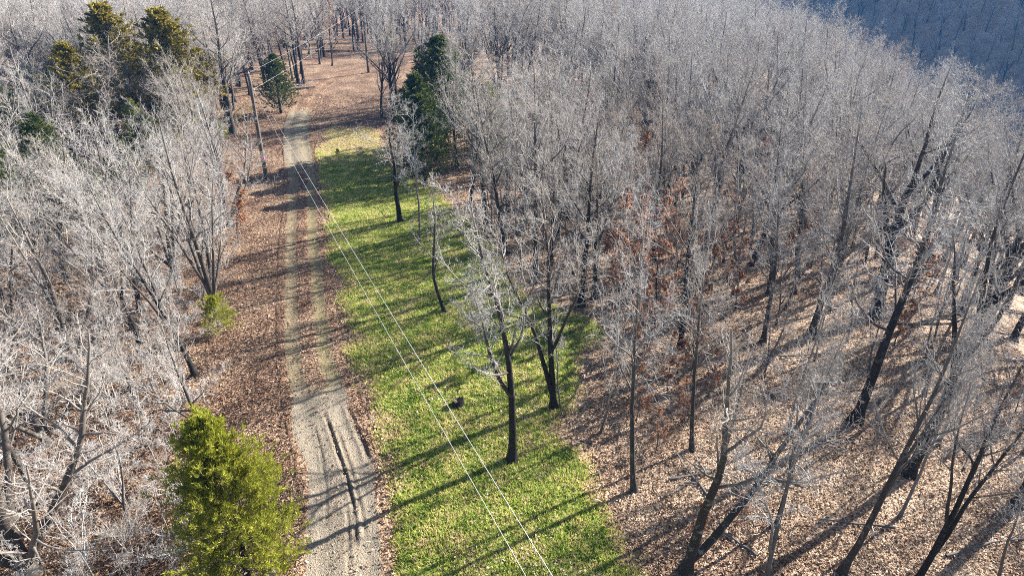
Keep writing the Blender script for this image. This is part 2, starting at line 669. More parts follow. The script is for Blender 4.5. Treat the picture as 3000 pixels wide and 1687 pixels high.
add("dirt_track", tm, kind="structure", label="single lane dirt track with two bare wheel paths and muddy tyre ruts")

# lawn sheet
cs = .3
lx = np.arange(LAWN[:, 0].min() - 1, LAWN[:, 0].max() + 1, cs)
ly = np.arange(LAWN[:, 1].min() - 1, LAWN[:, 1].max() + 1, cs)
X, Y = np.meshgrid(lx, ly)
sd = sdist(X, Y, LAWN) + (fbm(X / 2.2, Y / 2.2, 51) - .5) * 2.8
_, toff, td = track_sv(X, Y)
keep = (sd > -.3) & (td > 1.9)
cell = keep[:-1, :-1] & keep[:-1, 1:] & keep[1:, 1:] & keep[1:, :-1]
I = np.arange(X.size).reshape(X.shape)
F = np.stack([I[:-1, :-1], I[:-1, 1:], I[1:, 1:], I[1:, :-1]], -1)[cell]
used, inv = np.unique(F, return_inverse=True)
Z = hgt(X, Y) + .055 + (vnoise(X * 1.3, Y * 1.3, 52) - .5) * .07
Z = np.where(sd < .25, Z - .06, Z)
lm = make_mesh("lawn", np.stack([X, Y, Z], -1).reshape(-1, 3)[used], inv.reshape(-1, 4), M_LAWN, {"inside": sstep(sd / 1.6).ravel()[used]})
add("lawn", lm, kind="structure", label="strip of mown green grass beside the dirt track")


def in_view(x, y, z, mx=60, my=60):
    px, py, f = px_of(x, y, z)
    return (f > 1) & (px > -mx) & (px < 3000 + mx) & (py > -my) & (py < 1687 + my)


# grass blades (stuff)
n = 230000
gxp = rng.uniform(lx.min(), lx.max(), n * 3)
gyp = ly.min() + (ly.max() - ly.min()) * rng.uniform(0, 1, n * 3) ** 1.35
zz = hgt(gxp, gyp)
ok = in_view(gxp, gyp, zz, 250, 350)
gxp, gyp = gxp[ok], gyp[ok]
sdg = sdist(gxp, gyp, LAWN) + (fbm(gxp / 2.2, gyp / 2.2, 51) - .5) * 2.8
_, _, td = track_sv(gxp, gyp)
dens = sstep((sdg + .5) / 1.4) * (.35 + .9 * fbm(gxp / .7, gyp / .7, 61))
ok = (rng.uniform(0, 1, len(gxp)) < dens) & (td > 1.75)
gxp, gyp = gxp[ok][:115000], gyp[ok][:115000]
n = len(gxp)
print("grass tufts", n)
P = np.stack([gxp, gyp, hgt(gxp, gyp) + .04], 1)
a = rng.uniform(0, 2 * math.pi, (n, 3))
L = rng.uniform(.07, .17, (n, 3)) * (.7 + .7 * fbm(gxp / 1.1, gyp / 1.1, 62))[:, None]
W = rng.uniform(.018, .035, (n, 3))
lean = rng.uniform(.2, 1.0, (n, 3))
dx, dy = np.cos(a), np.sin(a)
b0 = P[:, None, :] + np.stack([-dy * W, dx * W, 0 * W], -1) + rng.normal(0, .05, (n, 3, 3)) * [1, 1, .1]
b1 = b0 + 2 * np.stack([dy * W, -dx * W, 0 * W], -1)
tip = (b0 + b1) / 2 + np.stack([dx * L * lean, dy * L * lean, L], -1)
V = np.stack([b0, b1, tip], 2).reshape(-1, 3)
rr = np.repeat(np.clip(rng.normal(.5, .25, n) + .75 * sstep((gyp - 66) / 10) + .35 * sstep((.9 - sdg[ok][:115000]) / 1.5), 0, 1.6), 9)
grm = make_mesh("grass", V, np.arange(len(V)).reshape(-1, 3), M_GRASS, {"rnd": rr}, smooth=False)
add("grass", grm, kind="stuff", label="short green and yellowing grass blades of the lawn strip", category="grass")

# fallen leaves (stuff)
n = 1200000
t = rng.uniform(0, 1, n)
yy = 8 + 92 * t ** 1.75
xx = rng.uniform(-1, 1, n) * (yy * .92 + 5)
zz = hgt(xx, yy)
ok = in_view(xx, yy, zz, 120, 160) & (edge_d(xx, yy) < 8)
xx, yy = xx[ok], yy[ok]
sdl = sdist(xx, yy, LAWN) + (fbm(xx / 2.2, yy / 2.2, 51) - .5) * 2.8
s_, o_, td = track_sv(xx, yy)
d = np.where(sdl > -.2, .11 + .25 * sstep((fbm(xx / 3, yy / 3, 71) - .45) * 4) + .5 * sstep((.9 - sdl) / 1.6), 1.0)
wobl = (vnoise(s_ / 3.1, s_ * 0 + 3, 11) - .5) * .45
grav = sstep((s_ - S_G0 + 4) / 4) * (1 - sstep((s_ - S_G1 - 1) / 3.0))
opb = sstep((s_ - S_B0 + 5) / 7) * (1 - sstep((s_ - S_B1 - 4) / 12.0))
wheel = sstep((.52 - np.abs(np.abs(o_ + wobl * .5) - .85)) / .25) * (td < 2)
d = d * (1 - .8 * wheel)
d = np.where(td < 2, d * (1 - .82 * grav * sstep((1.8 - np.abs(o_ + wobl)) / .5)) * (1 - .85 * opb * sstep((1.8 - np.abs(o_ + .15)) / .6)), d)
d *= .55 + .6 * fbm(xx / 1.7, yy / 1.7, 72)
ok = rng.uniform(0, 1, len(xx)) < d
xx, yy, td, onl = xx[ok][:280000], yy[ok][:280000], td[ok][:280000], sdl[ok][:280000] > 0
n = len(xx)
print("leaves", n)
P = np.stack([xx, yy, hgt(xx, yy) + rng.uniform(.045, .10, n) + np.where(onl, .07, 0)], 1)
a = rng.uniform(0, 2 * math.pi, n)
L = rng.uniform(.030, .062, n) * (1 + yy / 110)
W = L * rng.uniform(.45, .75, n)
D = norm(np.stack([np.cos(a), np.sin(a), rng.normal(0, .35, n)], 1))
Sd = norm(np.cross(D, np.array([0, 0, 1.]) + rng.normal(0, .35, (n, 3))))
curl = (np.array([0, 0, 1.])[None] * (W * rng.uniform(-.3, .9, n))[:, None])
V = np.stack([P - D * L[:, None], P + Sd * W[:, None] + curl, P + D * L[:, None], P - Sd * W[:, None] + curl], 1).reshape(-1, 3)
V[:, 2] = np.maximum(V[:, 2], hgt(V[:, 0], V[:, 1]) + .02)
base = np.arange(n)[:, None] * 4
F = np.stack([base + [0, 1, 2], base + [0, 2, 3]], 1).reshape(-1, 3)
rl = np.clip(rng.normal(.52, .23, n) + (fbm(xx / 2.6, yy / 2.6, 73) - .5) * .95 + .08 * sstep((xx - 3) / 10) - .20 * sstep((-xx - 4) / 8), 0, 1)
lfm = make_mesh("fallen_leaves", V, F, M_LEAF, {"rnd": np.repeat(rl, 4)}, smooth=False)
add("fallen_leaves", lfm, kind="stuff", label="loose layer of dry brown and tan oak leaves", category="leaves")


# ---------------------------------------------------------------- tree growing
class Br:
    def __init__(s, pts, rad, ln):
        s.pts, s.rad, s.ln = pts, rad, ln


def grow(start, d, ln, r0, S, wob, trop, te, r, p=1.0):
    B = len(start)
    pts = np.empty((B, S + 1, 3))
    pts[:, 0] = start
    d = norm(d)
    st = (ln / S)[:, None]
    up = np.array([0, 0, 1.])
    for i in range(S):
        d = norm(d + r.normal(0, wob, (B, 3)) + up * trop)
        pts[:, i + 1] = pts[:, i] + d * st
    t = np.linspace(0, 1, S + 1)[None]
    return Br(pts, r0[:, None] * (1 - (1 - te) * t ** p), ln)


def spawn(par, n, tlo, thi, ang, dang, lr, fall, rr, S, wob, trop, te, r, rmin=.003, lpow=1.0):
    B, S1, _ = par.pts.shape
    idx = np.repeat(np.arange(B), n)
    k = np.tile(np.arange(n), B)
    t = tlo + (thi - tlo) * (k + r.uniform(0, 1, len(idx))) / n
    f = t * (S1 - 1)
    i0 = np.minimum(f.astype(int), S1 - 2)
    w = (f - i0)[:, None]
    p0, p1 = par.pts[idx, i0], par.pts[idx, i0 + 1]
    pos = p0 * (1 - w) + p1 * w
    tan = norm(p1 - p0)
    rad = par.rad[idx, i0] * (1 - w[:, 0]) + par.rad[idx, i0 + 1] * w[:, 0]
    ref = np.where(np.abs(tan[:, 2:]) > .85, np.array([[1., 0, 0]]), np.array([[0, 0, 1.]]))
    a = norm(np.cross(tan, ref))
    b = np.cross(tan, a)
    phi = k * 2.39996 + np.repeat(r.uniform(0, 6.28, B), n) + r.normal(0, .5, len(idx))
    an = np.radians(ang + r.normal(0, dang, len(idx)))[:, None]
    d = tan * np.cos(an) + (a * np.cos(phi)[:, None] + b * np.sin(phi)[:, None]) * np.sin(an)
    tt = (t - tlo) / max(1e-6, 1 - tlo)
    ln = par.ln[idx] * lr * (1 - fall * tt ** lpow) * r.uniform(.65, 1.25, len(idx))
    r0 = np.maximum(np.minimum(rad * rr * r.uniform(.75, 1.1, len(idx)), ln * .035), rmin)
    return grow(pos, d, ln, r0, S, wob, trop, te, r)


def bare_tree(seed, H=13., r0=.16, stems=(), wob=.035, nl=16, l_lo=.28, l_ang=50, l_len=.46, l_fall=.6, l_trop=.09, l_wob=.13,
              nb=7, nt=6, nf=2, gn=.20, tw=.0075, leaves=0, mainf=.96, mte=.12):
    r = np.random.default_rng(seed)
    stems = list(stems)
    main = grow(np.zeros((1, 3)) - [0, 0, .25], np.array([[r.normal(0, .05), r.normal(0, .05), 1.]]), np.array([H * mainf + .25]), np.array([r0]), 14, wob, .04, mte, r)
    st = [main]
    for (t, ang, phi, lf, rf, tr) in stems:
        i = int(t * 14)
        p = main.pts[0, i]
        d = np.array([[math.sin(math.radians(ang)) * math.cos(phi), math.sin(math.radians(ang)) * math.sin(phi), math.cos(math.radians(ang))]])
        st.append(grow(p[None], d, np.array([H * lf]), np.array([main.rad[0, i] * rf]), 14, wob * 1.3, tr, .12, r))
    trunk = Br(np.concatenate([q.pts for q in st]), np.concatenate([q.rad for q in st]), np.concatenate([q.ln for q in st]))
    trunk.rad[:1, 0] *= 1.9
    trunk.rad[:1, 1] *= 1.05
    sub = Br(trunk.pts, trunk.rad, np.minimum(np.maximum(trunk.ln, H * .5), H * .8))
    per = max(4, int(round(nl / (len(st) ** .5))))
    limbs = spawn(sub, per, l_lo, .98, l_ang, 10, l_len, l_fall, .55, 8, l_wob, l_trop, .18, r)
    branches = spawn(limbs, nb, .18, .99, 44, 14, .46, .5, .6, 5, gn, .07, .25, r, .006)
    top = spawn(sub, 10, max(.45, l_lo), 1.0, 40, 14, .16, .3, .5, 5, gn, .1, .25, r, .006)
    branches = Br(np.concatenate([branches.pts, top.pts]), np.concatenate([branches.rad, top.rad]), np.concatenate([branches.ln, top.ln]))
    twigs = spawn(branches, nt, .12, 1.0, 42, 16, .50, .35, .6, 3, gn * 1.5, .06, .4, r, tw)
    tip = spawn(limbs, 6, .4, 1.0, 42, 16, .20, .3, .4, 3, gn * 1.5, .06, .4, r, tw)
    twigs = Br(np.concatenate([twigs.pts, tip.pts]), np.concatenate([twigs.rad, tip.rad]), np.concatenate([twigs.ln, tip.ln]))
    fine = spawn(twigs, nf, .1, 1.0, 40, 16, .75, .3, .7, 3, gn * 1.6, .05, .5, r, tw * .6)
    tr = merge([tubes(trunk.pts, trunk.rad, 9), tubes(limbs.pts, limbs.rad, 6)])
    cr = merge([tubes(branches.pts, branches.rad, 4), tubes(twigs.pts, twigs.rad, 3), tubes(fine.pts, fine.rad, 3)])
    lv = None
    if leaves:
        B = len(fine.pts)
        i = r.integers(0, B, leaves)
        clump = vnoise(fine.pts[i, 0, 0] / .9 + 50, fine.pts[i, 0, 2] / .9 + fine.pts[i, 0, 1] * .7, seed)
        i = i[clump > .38]
        p = fine.pts[i, r.integers(1, 4, len(i))]
        lv = kites(p, norm(r.normal(0, 1, (len(i), 3)) - [0, 0, .7]), r.uniform(.07, .14, len(i)), .42, r)
    return tr, cr, lv


def kites(p, d, L, wr, r):
    n = len(p)
    s = norm(np.cross(d, r.normal(0, 1, (n, 3))))
    w = (L * wr)[:, None]
    L = L[:, None]
    V = np.stack([p, p + d * L * .5 + s * w, p + d * L, p + d * L * .5 - s * w], 1).reshape(-1, 3)
    F = np.arange(n * 4).reshape(n, 4)
    return V, F, np.repeat(np.clip(r.normal(.5, .25, n), 0, 1), 4)


TREE = {}


def reg_tree(key, bark, **kw):
    tr, cr, lv = bare_tree(**kw)
    d = {'trunk': make_mesh(key + "_trunk", tr[0], tr[1], bark, {"thick": tr[2]}),
         'crown': make_mesh(key + "_crown", cr[0], cr[1], bark, {"thick": cr[2]}), 'H': kw.get('H', 13.), 'n': len(cr[1]) * 2 + len(tr[1]) * 2}
    if lv is not None:
        d['leaves'] = make_mesh(key + "_leaves", lv[0], lv[1], M_LEAF if key == 'rusty2' else M_RUST, {"rnd": lv[2]}, smooth=False)
    TREE[key] = d


PI = math.pi
reg_tree('straight1', M_BARK, seed=11, H=14, r0=.19, nl=17, l_ang=46)
reg_tree('straight2', M_BARKB, seed=12, H=14, r0=.21, nl=17, l_lo=.32, l_ang=52, l_len=.44)
reg_tree('straight3', M_BARK, seed=13, H=14.5, r0=.17, nl=16, l_lo=.36, l_ang=44, l_len=.44, l_trop=.11)
reg_tree('broad', M_BARK, seed=14, H=13.5, r0=.22, nl=18, l_lo=.25, l_ang=58, l_len=.54, l_wob=.15, gn=.17)
reg_tree('forked1', M_BARK, seed=15, H=13.5, r0=.19, stems=((.32, 24, .5, .62, .8, .06),), nl=15, l_lo=.35, l_ang=44)
reg_tree('forked2', M_BARKB, seed=16, H=13, r0=.18, stems=((.14, 18, 2.6, .80, .85, .05), (.30, 28, 5.0, .55, .7, .06)), nl=15, l_lo=.4, nt=5)
reg_tree('gnarled', M_BARKP, seed=18, H=12, r0=.27, wob=.08, stems=((.38, 46, 2.6, .5, .8, .02), (.45, 40, .4, .45, .75, .03)), nl=19, l_lo=.35, l_ang=62, l_len=.46, nb=6, nt=5,
         l_trop=.03, l_wob=.3, gn=.27)
reg_tree('vase', M_BARKP, seed=19, H=11.5, r0=.23, wob=.04, stems=((.08, 30, .3, .80, .75, .05), (.10, 34, 3.6, .78, .7, .05), (.14, 40, 5.4, .72, .6, .07), (.16, 30, 1.8, .8, .65, .05)),
         nb=6, nt=5, tw=.0055, nl=17, l_lo=.28, l_ang=42, l_len=.36, l_wob=.16, gn=.2)
reg_tree('open', M_BARKB, seed=20, H=12, r0=.18, wob=.05, stems=((.33, 30, 3.3, .45, .7, .05),), nl=15, l_lo=.36, l_ang=46, l_len=.36, gn=.22)
reg_tree('crooked', M_BARKB, seed=21, H=8.5, r0=.13, wob=.09, stems=((.42, 34, .2, .4, .6, .05),), nl=9, l_lo=.4, l_ang=52, l_len=.36, gn=.22, nb=6, nt=5)
reg_tree('sapling1', M_BARK, seed=22, H=6.0, r0=.05, wob=.06, nl=11, l_lo=.25, l_ang=42, l_len=.38, nb=5, nt=5, nf=2, tw=.006)
reg_tree('sapling2', M_BARKP, seed=23, H=5.0, r0=.045, wob=.08, stems=((.08, 22, 1., .8, .8, .05),), nl=10, l_lo=.2, l_ang=50, l_len=.40, nb=5, nt=5, nf=2, tw=.006)
reg_tree('shrub', M_BARKP, seed=24, H=2.4, r0=.022, wob=.1, stems=tuple((.07, 25 + 9 * (i % 3), i * 1.25, .85, .9, .04) for i in range(5)), nl=10, l_lo=.15, l_ang=45, l_len=.4,
         nb=4, nt=4, nf=2, gn=.22, tw=.0045)
reg_tree('rusty', M_BARKB, seed=25, H=7.0, r0=.07, wob=.05, nl=12, l_lo=.15, l_ang=55, l_len=.42, nb=6, nt=6, nf=3, leaves=12000)
reg_tree('rusty2', M_BARKB, seed=26, H=11., r0=.14, wob=.05, nl=14, l_lo=.22, l_ang=55, l_len=.38, nb=6, nt=5, nf=2, leaves=5000)
def _fan(n, a0, a1, lf, ph):
    return tuple((.62 + .37 * i / (n - 1), a0 + (a1 - a0) * ((i * 2) % n) / n, ph + i * 2.4, lf * (.85 + .3 * ((i * 3) % n) / n), .72, .045) for i in range(n))


reg_tree('oak', M_BARKB, seed=17, H=15, r0=.34, wob=.06, mainf=.56, mte=.55, stems=_fan(5, 24, 56, .50, .9), nl=11, l_lo=.30, l_ang=58, l_len=.40, l_trop=.05, l_wob=.22, gn=.25, nt=5)
reg_tree('spread1', M_BARK, seed=41, H=13.5, r0=.20, wob=.05, mainf=.58, mte=.55, stems=_fan(5, 22, 50, .50, .3), nl=13, l_lo=.30, l_ang=48, l_len=.36, l_trop=.07, l_wob=.17, gn=.23, nt=5)
reg_tree('spread2', M_BARKB, seed=42, H=13.0, r0=.22, wob=.07, mainf=.5, mte=.6, stems=_fan(6, 26, 58, .52, 1.6), nl=13, l_lo=.28, l_ang=52, l_len=.36, l_trop=.05, l_wob=.2, gn=.25, nt=5)
reg_tree('slim', M_BARKP, seed=28, H=10.5, r0=.085, wob=.045, nl=12, l_lo=.35, l_ang=42, l_len=.30, l_wob=.14, nb=6, nt=5, tw=.0065)
reg_tree('slim2', M_BARK, seed=29, H=9.5, r0=.08, wob=.06, stems=((.25, 20, 1.2, .6, .75, .05),), nl=13, l_lo=.3, l_ang=46, l_len=.30, l_wob=.16, nb=6, nt=5, tw=.0065)
# a leaning pair of lichen-spotted stems at the lawn's corner
reg_tree('leaning_pair', M_BARKL, seed=27, H=11.5, r0=.20, wob=.05, stems=((.10, 52, .25, .85, .80, .035), (.42, 30, .5, .5, .7, .05)), nl=12, l_lo=.35, l_ang=48, l_len=.34, l_wob=.16, gn=.22,
         nb=6, nt=6)
print({k: v['n'] for k, v in TREE.items()}, sum(v['n'] for v in TREE.values()))


def cedar(seed, H=8., R=2.4, nb=170, ns=7, nk=7, nl=5, L=.16, low=.04):
    r = np.random.default_rng(seed)
    tr = grow(np.zeros((1, 3)) - [0, 0, .2], np.array([[0, 0, 1.]]), np.array([H * .97 + .2]), np.array([.02 * H]), 10, .015, .05, .08, r)
    k = np.arange(nb)
    t = low + (.985 - low) * ((k + r.uniform(0, 1, nb)) / nb) ** .9
    prof = np.clip((1 - t ** 1.6) ** .75 * (.6 + .4 * sstep(t / .2)), .05, 1)
    phi = k * 2.39996 + r.normal(0, .3, nb)
    lob = .5 + .8 * vnoise(phi * 1.2 + 20, t * 7, seed)
    ln = R * prof * lob * r.uniform(.8, 1.15, nb) * 1.12 + .12
    an = np.radians(72 - 38 * t + r.normal(0, 6, nb))
    d = np.stack([np.sin(an) * np.cos(phi), np.sin(an) * np.sin(phi), np.cos(an)], 1)
    f = t * 10
    i0 = np.minimum(f.astype(int), 9)
    w = (f - i0)[:, None]
    pos = tr.pts[0, i0] * (1 - w) + tr.pts[0, i0 + 1] * w
    limbs = grow(pos, d, ln, np.maximum(.008, ln * .012), 5, .08, .07, .2, r)
    subs = spawn(limbs, ns, .25, 1.0, 40, 12, .34, .35, .6, 3, .12, .10, .3, r, .004)
    sub_ok = Br(subs.pts, subs.rad, np.maximum(subs.ln, .16))
    B, S1, _ = subs.pts.shape
    idx = np.repeat(np.arange(B), nk)
    tt = r.uniform(.1, 1, len(idx)) * (S1 - 1)
    i0 = np.minimum(tt.astype(int), S1 - 2)
    w = (tt - i0)[:, None]
    p = subs.pts[idx, i0] * (1 - w) + subs.pts[idx, i0 + 1] * w
    dd = norm(subs.pts[idx, i0 + 1] - subs.pts[idx, i0])
    p = np.repeat(p, nl, 0) + r.normal(0, .03, (len(p) * nl, 3))
    dd = norm(np.repeat(dd, nl, 0) + r.normal(0, .45, (len(p), 3)) + [0, 0, .25])
    rn = np.repeat(np.clip(r.normal(.5, .2, len(idx)) + .25 * (vnoise(idx / 7.3, idx * 0., seed) - .5), 0, 1), nl)
    V, F, _ = kites(p, dd, r.uniform(.5, 1.4, len(p)) * L, .085 if L < .2 else .13, r)
    tk = merge([tubes(tr.pts, tr.rad, 8), tubes(limbs.pts, limbs.rad, 4)])
    return tk, (V, F, np.repeat(np.clip(rn + r.normal(0, .12, len(rn)), 0, 1), 4))


def reg_cedar(key, fol, **kw):
    tk, (V, F, R_) = cedar(**kw)
    TREE[key] = {'trunk': make_mesh(key + "_trunk", tk[0], tk[1], M_BARKB, {"thick": tk[2]}),
                 'foliage': make_mesh(key + "_foliage", V, F, fol, {"rnd": R_}, smooth=False), 'H': kw['H']}
    print(key, len(F) * 2)


reg_cedar('cedar_big', M_CEDAR, seed=31, H=8.0, R=2.45, nb=240, ns=10, nk=11, nl=6, L=.125)
reg_cedar('cedar_dark', M_CEDARD, seed=32, H=11.0, R=3.1, nb=150, ns=6, nk=6, nl=4, L=.30, low=.06)
reg_cedar('cedar_gold', M_CEDARG, seed=33, H=13.0, R=3.6, nb=160, ns=6, nk=6, nl=4, L=.34, low=.08)
reg_cedar('cedar_small', M_CEDAR, seed=34, H=2.2, R=1.15, nb=60, ns=6, nk=6, nl=4, L=.13, low=.03)
for k_, src in (('cedar_bright', 'cedar_dark'),):
    me = TREE[src]['foliage'].copy()
    me.materials.clear()
    me.materials.append(M_CEDAR)
    TREE[k_] = {'trunk': TREE[src]['trunk'], 'foliage': me, 'H': TREE[src]['H']}

PLACED = []


def place(key, x, y, H, label, category, group=None, name='bare_tree', rot=None, lean=0.0, lean_dir=0.0, wide=1.0, z=None):
    d = TREE[key]
    e = bpy.data.objects.new(name, None)
    COL.objects.link(e)
    e.empty_display_size = .3
    e.location = (x, y, gz(x, y) if z is None else z)
    s = H / d['H']
    e.scale = (s * wide, s * wide, s)
    rz = rng.uniform(0, 2 * PI) if rot is None else rot
    from mathutils import Matrix, Euler
    ax = Vector((-math.sin(lean_dir), math.cos(lean_dir), 0))
    R = Matrix.Rotation(math.radians(lean), 3, ax) @ Matrix.Rotation(rz, 3, 'Z')
    e.rotation_euler = R.to_euler()
    e['label'] = label
    e['category'] = category
    if group:
        e['group'] = group
    for part in ('trunk', 'crown', 'leaves', 'foliage'):
        if part in d:
            add(part, d[part], parent=e)
    PLACED.append((x, y))
    return e


# ---------------------------------------------------------------- individual trees read off the photograph
# key, base (x,y in the 2576 px view), top row or height, label, extras
SPEC = [
    ('crooked', (1120, 787), ('H', 8.6), "crooked dark slim tree standing alone in the open grass", dict(rot=.4)),
    ('slim', (1056, 610), ('H', 10.5), "slim pale grey trunk in the grass next to a darker trunk", dict(wide=1.2)),
    ('open', (1008, 558), ('H', 11.0), "dark trunk with twiggy crown in front of the dark cedars", dict(rot=2.0, wide=1.35)),
    ('open', (1287, 1160), ('H', 12.5), "low forked black trunk rooted on the grass near the stump", dict(rot=.1)),
    ('forked2', (1393, 1027), ('H', 12.0), "twin-stemmed dark tree at the grass edge behind the forked trunk", dict(rot=1.)),
    ('straight3', (1597, 1235), ('H', 12.5), "slender upright grey tree where grass meets leaf litter", dict(wide=.8)),
    ('leaning_pair', (1722, 1440), ('H', 11.5), "lichen spotted tree with one long stem leaning far over the leaves", dict(rot=0.0)),
    ('forked1', (2118, 1440), ('H', 12.5), "dark forked trunk leaning over the open leaf litter", dict(lean=9, lean_dir=0., wide=.7)),
    ('oak', (2288, 1195), ('H', 15.5), "thick grey-brown trunk standing in open leaf litter", dict(lean=2, wide=.6)),
    ('straight2', (2150, 1060), ('H', 14.5), "stout dark trunk with a wide dark base on the leaf litter", dict(lean=3, lean_dir=0., wide=1.1)),
    ('oak', (2560, 1272), ('H', 15.0), "heavy brown trunk throwing a long shadow over leaf litter", dict(wide=.65)),
    ('oak', (2200, 800), ('H', 15.0), "big wide-spreading oak with heavy horizontal limbs", dict(rot=2.5, wide=1.05)),
    ('straight3', (2088, 750), ('H', 13.0), "dark straight trunk leaning beside the big oak", dict(lean=9, lean_dir=0.)),
    ('straight2', (1462, 770), ('H', 13.0), "dark trunk at the far corner of the grass beside a rusty oak", dict()),
    ('forked1', (1495, 752), ('H', 12.0), "dark v-shaped double trunk behind the grass corner", dict(rot=0.2)),
    ('straight2', (1712, 876), ('H', 12.5), "dark trunk amid rust coloured oak saplings", dict(wide=.85)),
    ('straight3', (1742, 1132), ('H', 11.5), "narrow blackish trunk behind the lichen spotted tree", dict(wide=.75)),
    ('sapling1', (1508, 1090), ('H', 6.5), "thin dark sapling between the grass and a slender grey tree", dict()),
    ('sapling1', (1412, 1028), ('H', 7.5), "thin sapling touching the twin-stemmed tree", dict(wide=.7)),
    ('straight3', (1955, 1322), ('H', 9.5), "thin dark trunk under the long leaning stem", dict(lean=8, wide=.7)),
    ('forked2', (2300, 1470), ('H', 10.5), "tangled grey multi-stem tree low on the leaf litter", dict(lean=4, wide=.8)),
    ('vase', (75, 1452), ('H', 11.5), "pale smooth many-stemmed tree beside the leafy shoulder", dict(rot=.2, wide=1.25)),
    ('vase', (120, 1120), ('H', 8.0), "smaller pale many-stemmed tree tangled with the bigger one", dict(rot=1.4, wide=1.2)),
    ('slim2', (330, 1330), ('H', 6.5), "spindly dark sapling between the pale tree and the bright cedar", dict(wide=1.1)),
    ('vase', (542, 782), ('H', 12.8), "pale twin-trunk tree with a full crown at the track shoulder", dict(rot=2.2, wide=.72)),
    ('forked2', (492, 945), ('H', 11.5), "dark rough trunk leaning into the wood beside the small cedar", dict(lean=14, lean_dir=PI, wide=.9)),
    ('gnarled', (285, 400), ('H', 13.0), "old white gnarled tree with twisting limbs below bronze cedars", dict(rot=0., wide=1.25, lean=10, lean_dir=PI)),
    ('straight1', (588, 335), ('H', 17.0), "tall tree with black base beside the first utility pole", dict(rot=1.2, wide=1.6)),
    ('straight3', (530, 300), ('H', 14.5), "tall slender pale tree behind the black based one", dict(wide=1.0)),
    ('straight2', (764, 210), ('H', 15.0), "twin black trunk where the track bends", dict(wide=1.15)),
    ('straight2', (750, 208), ('H', 15.5), "black trunk pressed against its twin at the track bend", dict(wide=1.1, lean=4, lean_dir=PI)),
    ('straight1', (737, 203), ('H', 14.0), "dark trunk behind the twin trunks at the bend", dict(wide=.8)),
    ('sapling1', (791, 180), ('H', 8.0), "thin pale pole-like trunk on the outside of the bend", dict(wide=.6)),
    ('rusty2', (836, 166), ('H', 12.0), "dark tree holding pale brown leaves beyond the track bend", dict(wide=.85)),
    ('straight2', (881, 90), ('H', 15.0), "single dark trunk standing in far open leaf litter", dict()),
    ('straight3', (901, 128), ('H', 14.0), "grey trunk just behind the second utility pole", dict(wide=.8)),
    ('oak', (946, 106), ('H', 15.0), "thick black double trunk on the far open leaf floor", dict(wide=.7)),
    ('straight2', (936, 108), ('H', 14.5), "black trunk hugging the thick far double trunk", dict(wide=.8)),
    ('crooked', (968, 178), ('H', 13.5), "dark crooked trunk bent like an elbow beside the second pole", dict(rot=5.6, wide=.7)),
    ('straight3', (800, 110), ('H', 14.0), "dark straight trunk on the far floor left of the leaf-holding tree", dict()),
    ('straight1', (845, 60), ('H', 14.0), "grey far trunk behind the long dark log", dict()),
    ('broad', (915, 60), ('H', 12.0), "broad twiggy tree at the back of the open leaf floor", dict()),
    ('slim2', (985, 80), ('H', 9.0), "slim forked tree by the olive young cedar", dict()),
    ('slim', (820, 140), ('H', 8.0), "slim pale tree beside the leaf-holding tree past the bend", dict()),
    ('straight2', (1010, 130), ('H', 13.0), "dark tree crowding the olive young cedar", dict()),
    ('straight1', (1150, 420), ('H', 12.5), "tall grey tree crowding the dark cedars", dict()),
    ('forked1', (1240, 500), ('H', 12.0), "forked grey tree on the wood's edge by the grass bay", dict()),
    ('straight1', (1190, 455), ('H', 11.0), "slim twiggy tree at the wood's edge behind the crooked one", dict(wide=.8)),
    ('broad', (1330, 560), ('H', 11.5), "broad twiggy tree at the wood's edge beyond the grass bay", dict()),
    ('straight1', (1385, 660), ('H', 12.0), "upright twiggy tree leaning over the grass bay", dict(wide=.85)),
]
for key, (bx, by), (_, H), label, kw in SPEC:
    p = G2(bx, min(by, 1500))
    place(key, p[0], p[1], H, label, 'tree', **kw)

# cedars
CED = [
    ('cedar_big', (-8.9, 15.6), 7.7, "large bright green cedar beside the rutted gravel", 1.0),
    ('cedar_gold', (-46.5, 82), 14.6, "tall bronze-tipped cedar rising over the white gnarled tree", 1.45),
    ('cedar_gold', (-39.0, 80), 14.2, "bronze-tipped cedar nearer to the tall slender tree", 1.5),
    ('cedar_gold', (-47.5, 74), 11.5, "short bronze cedar crowded by bare branches", 1.3),
    ('cedar_dark', (-7.9, 74.5), 12.2, "tall dark green cedar behind the grass strip", 1.5),
    ('cedar_dark', (-8.6, 63), 8.6, "dark cedar half hidden behind a twiggy crown", 1.5),
    ('cedar_bright', (-2.5, 70), 8.5, "lighter green cedar on the woodward side of the tall dark one", 1.0),
    ('cedar_dark', (-9.5, 68.5), 9.6, "dark cedar closing the gap to the tall one", 1.4),
    ('cedar_dark', (-31.0, 89), 7.5, "squat dark cedar behind the fallen logs", 1.3),
    ('cedar_bright', (-37.5, 76), 8.5, "green cedar behind the black based tree", 1.0),
    ('cedar_bright', (-40.0, 70), 6.5, "green cedar left in the shade of the slender tree", 1.0),
]
for key, (x, y), H, label, w in CED:
    place(key, x, y, H, label, 'cedar', name='red_cedar', wide=w)
for (bx, by), H, label in (((552, 838), 2.3, "small bright cedar bush at the foot of the pale twin trunk"),
                           ((562, 352), 1.9, "little cedar bush at the foot of the black based tree"),
                           ((985, 128), 3.6, "olive young cedar beyond the second pole"),
                           ((851, 397), .95, "knee-high cedar seedling alone on the pale grass"),
                           ((1640, 500), 3.2, "young olive cedar among rust coloured saplings")):
    p = G2(bx, by)
    place('cedar_small', p[0], p[1], H, label, 'cedar', name='red_cedar', wide=.75 if H < 1 else 1.0)
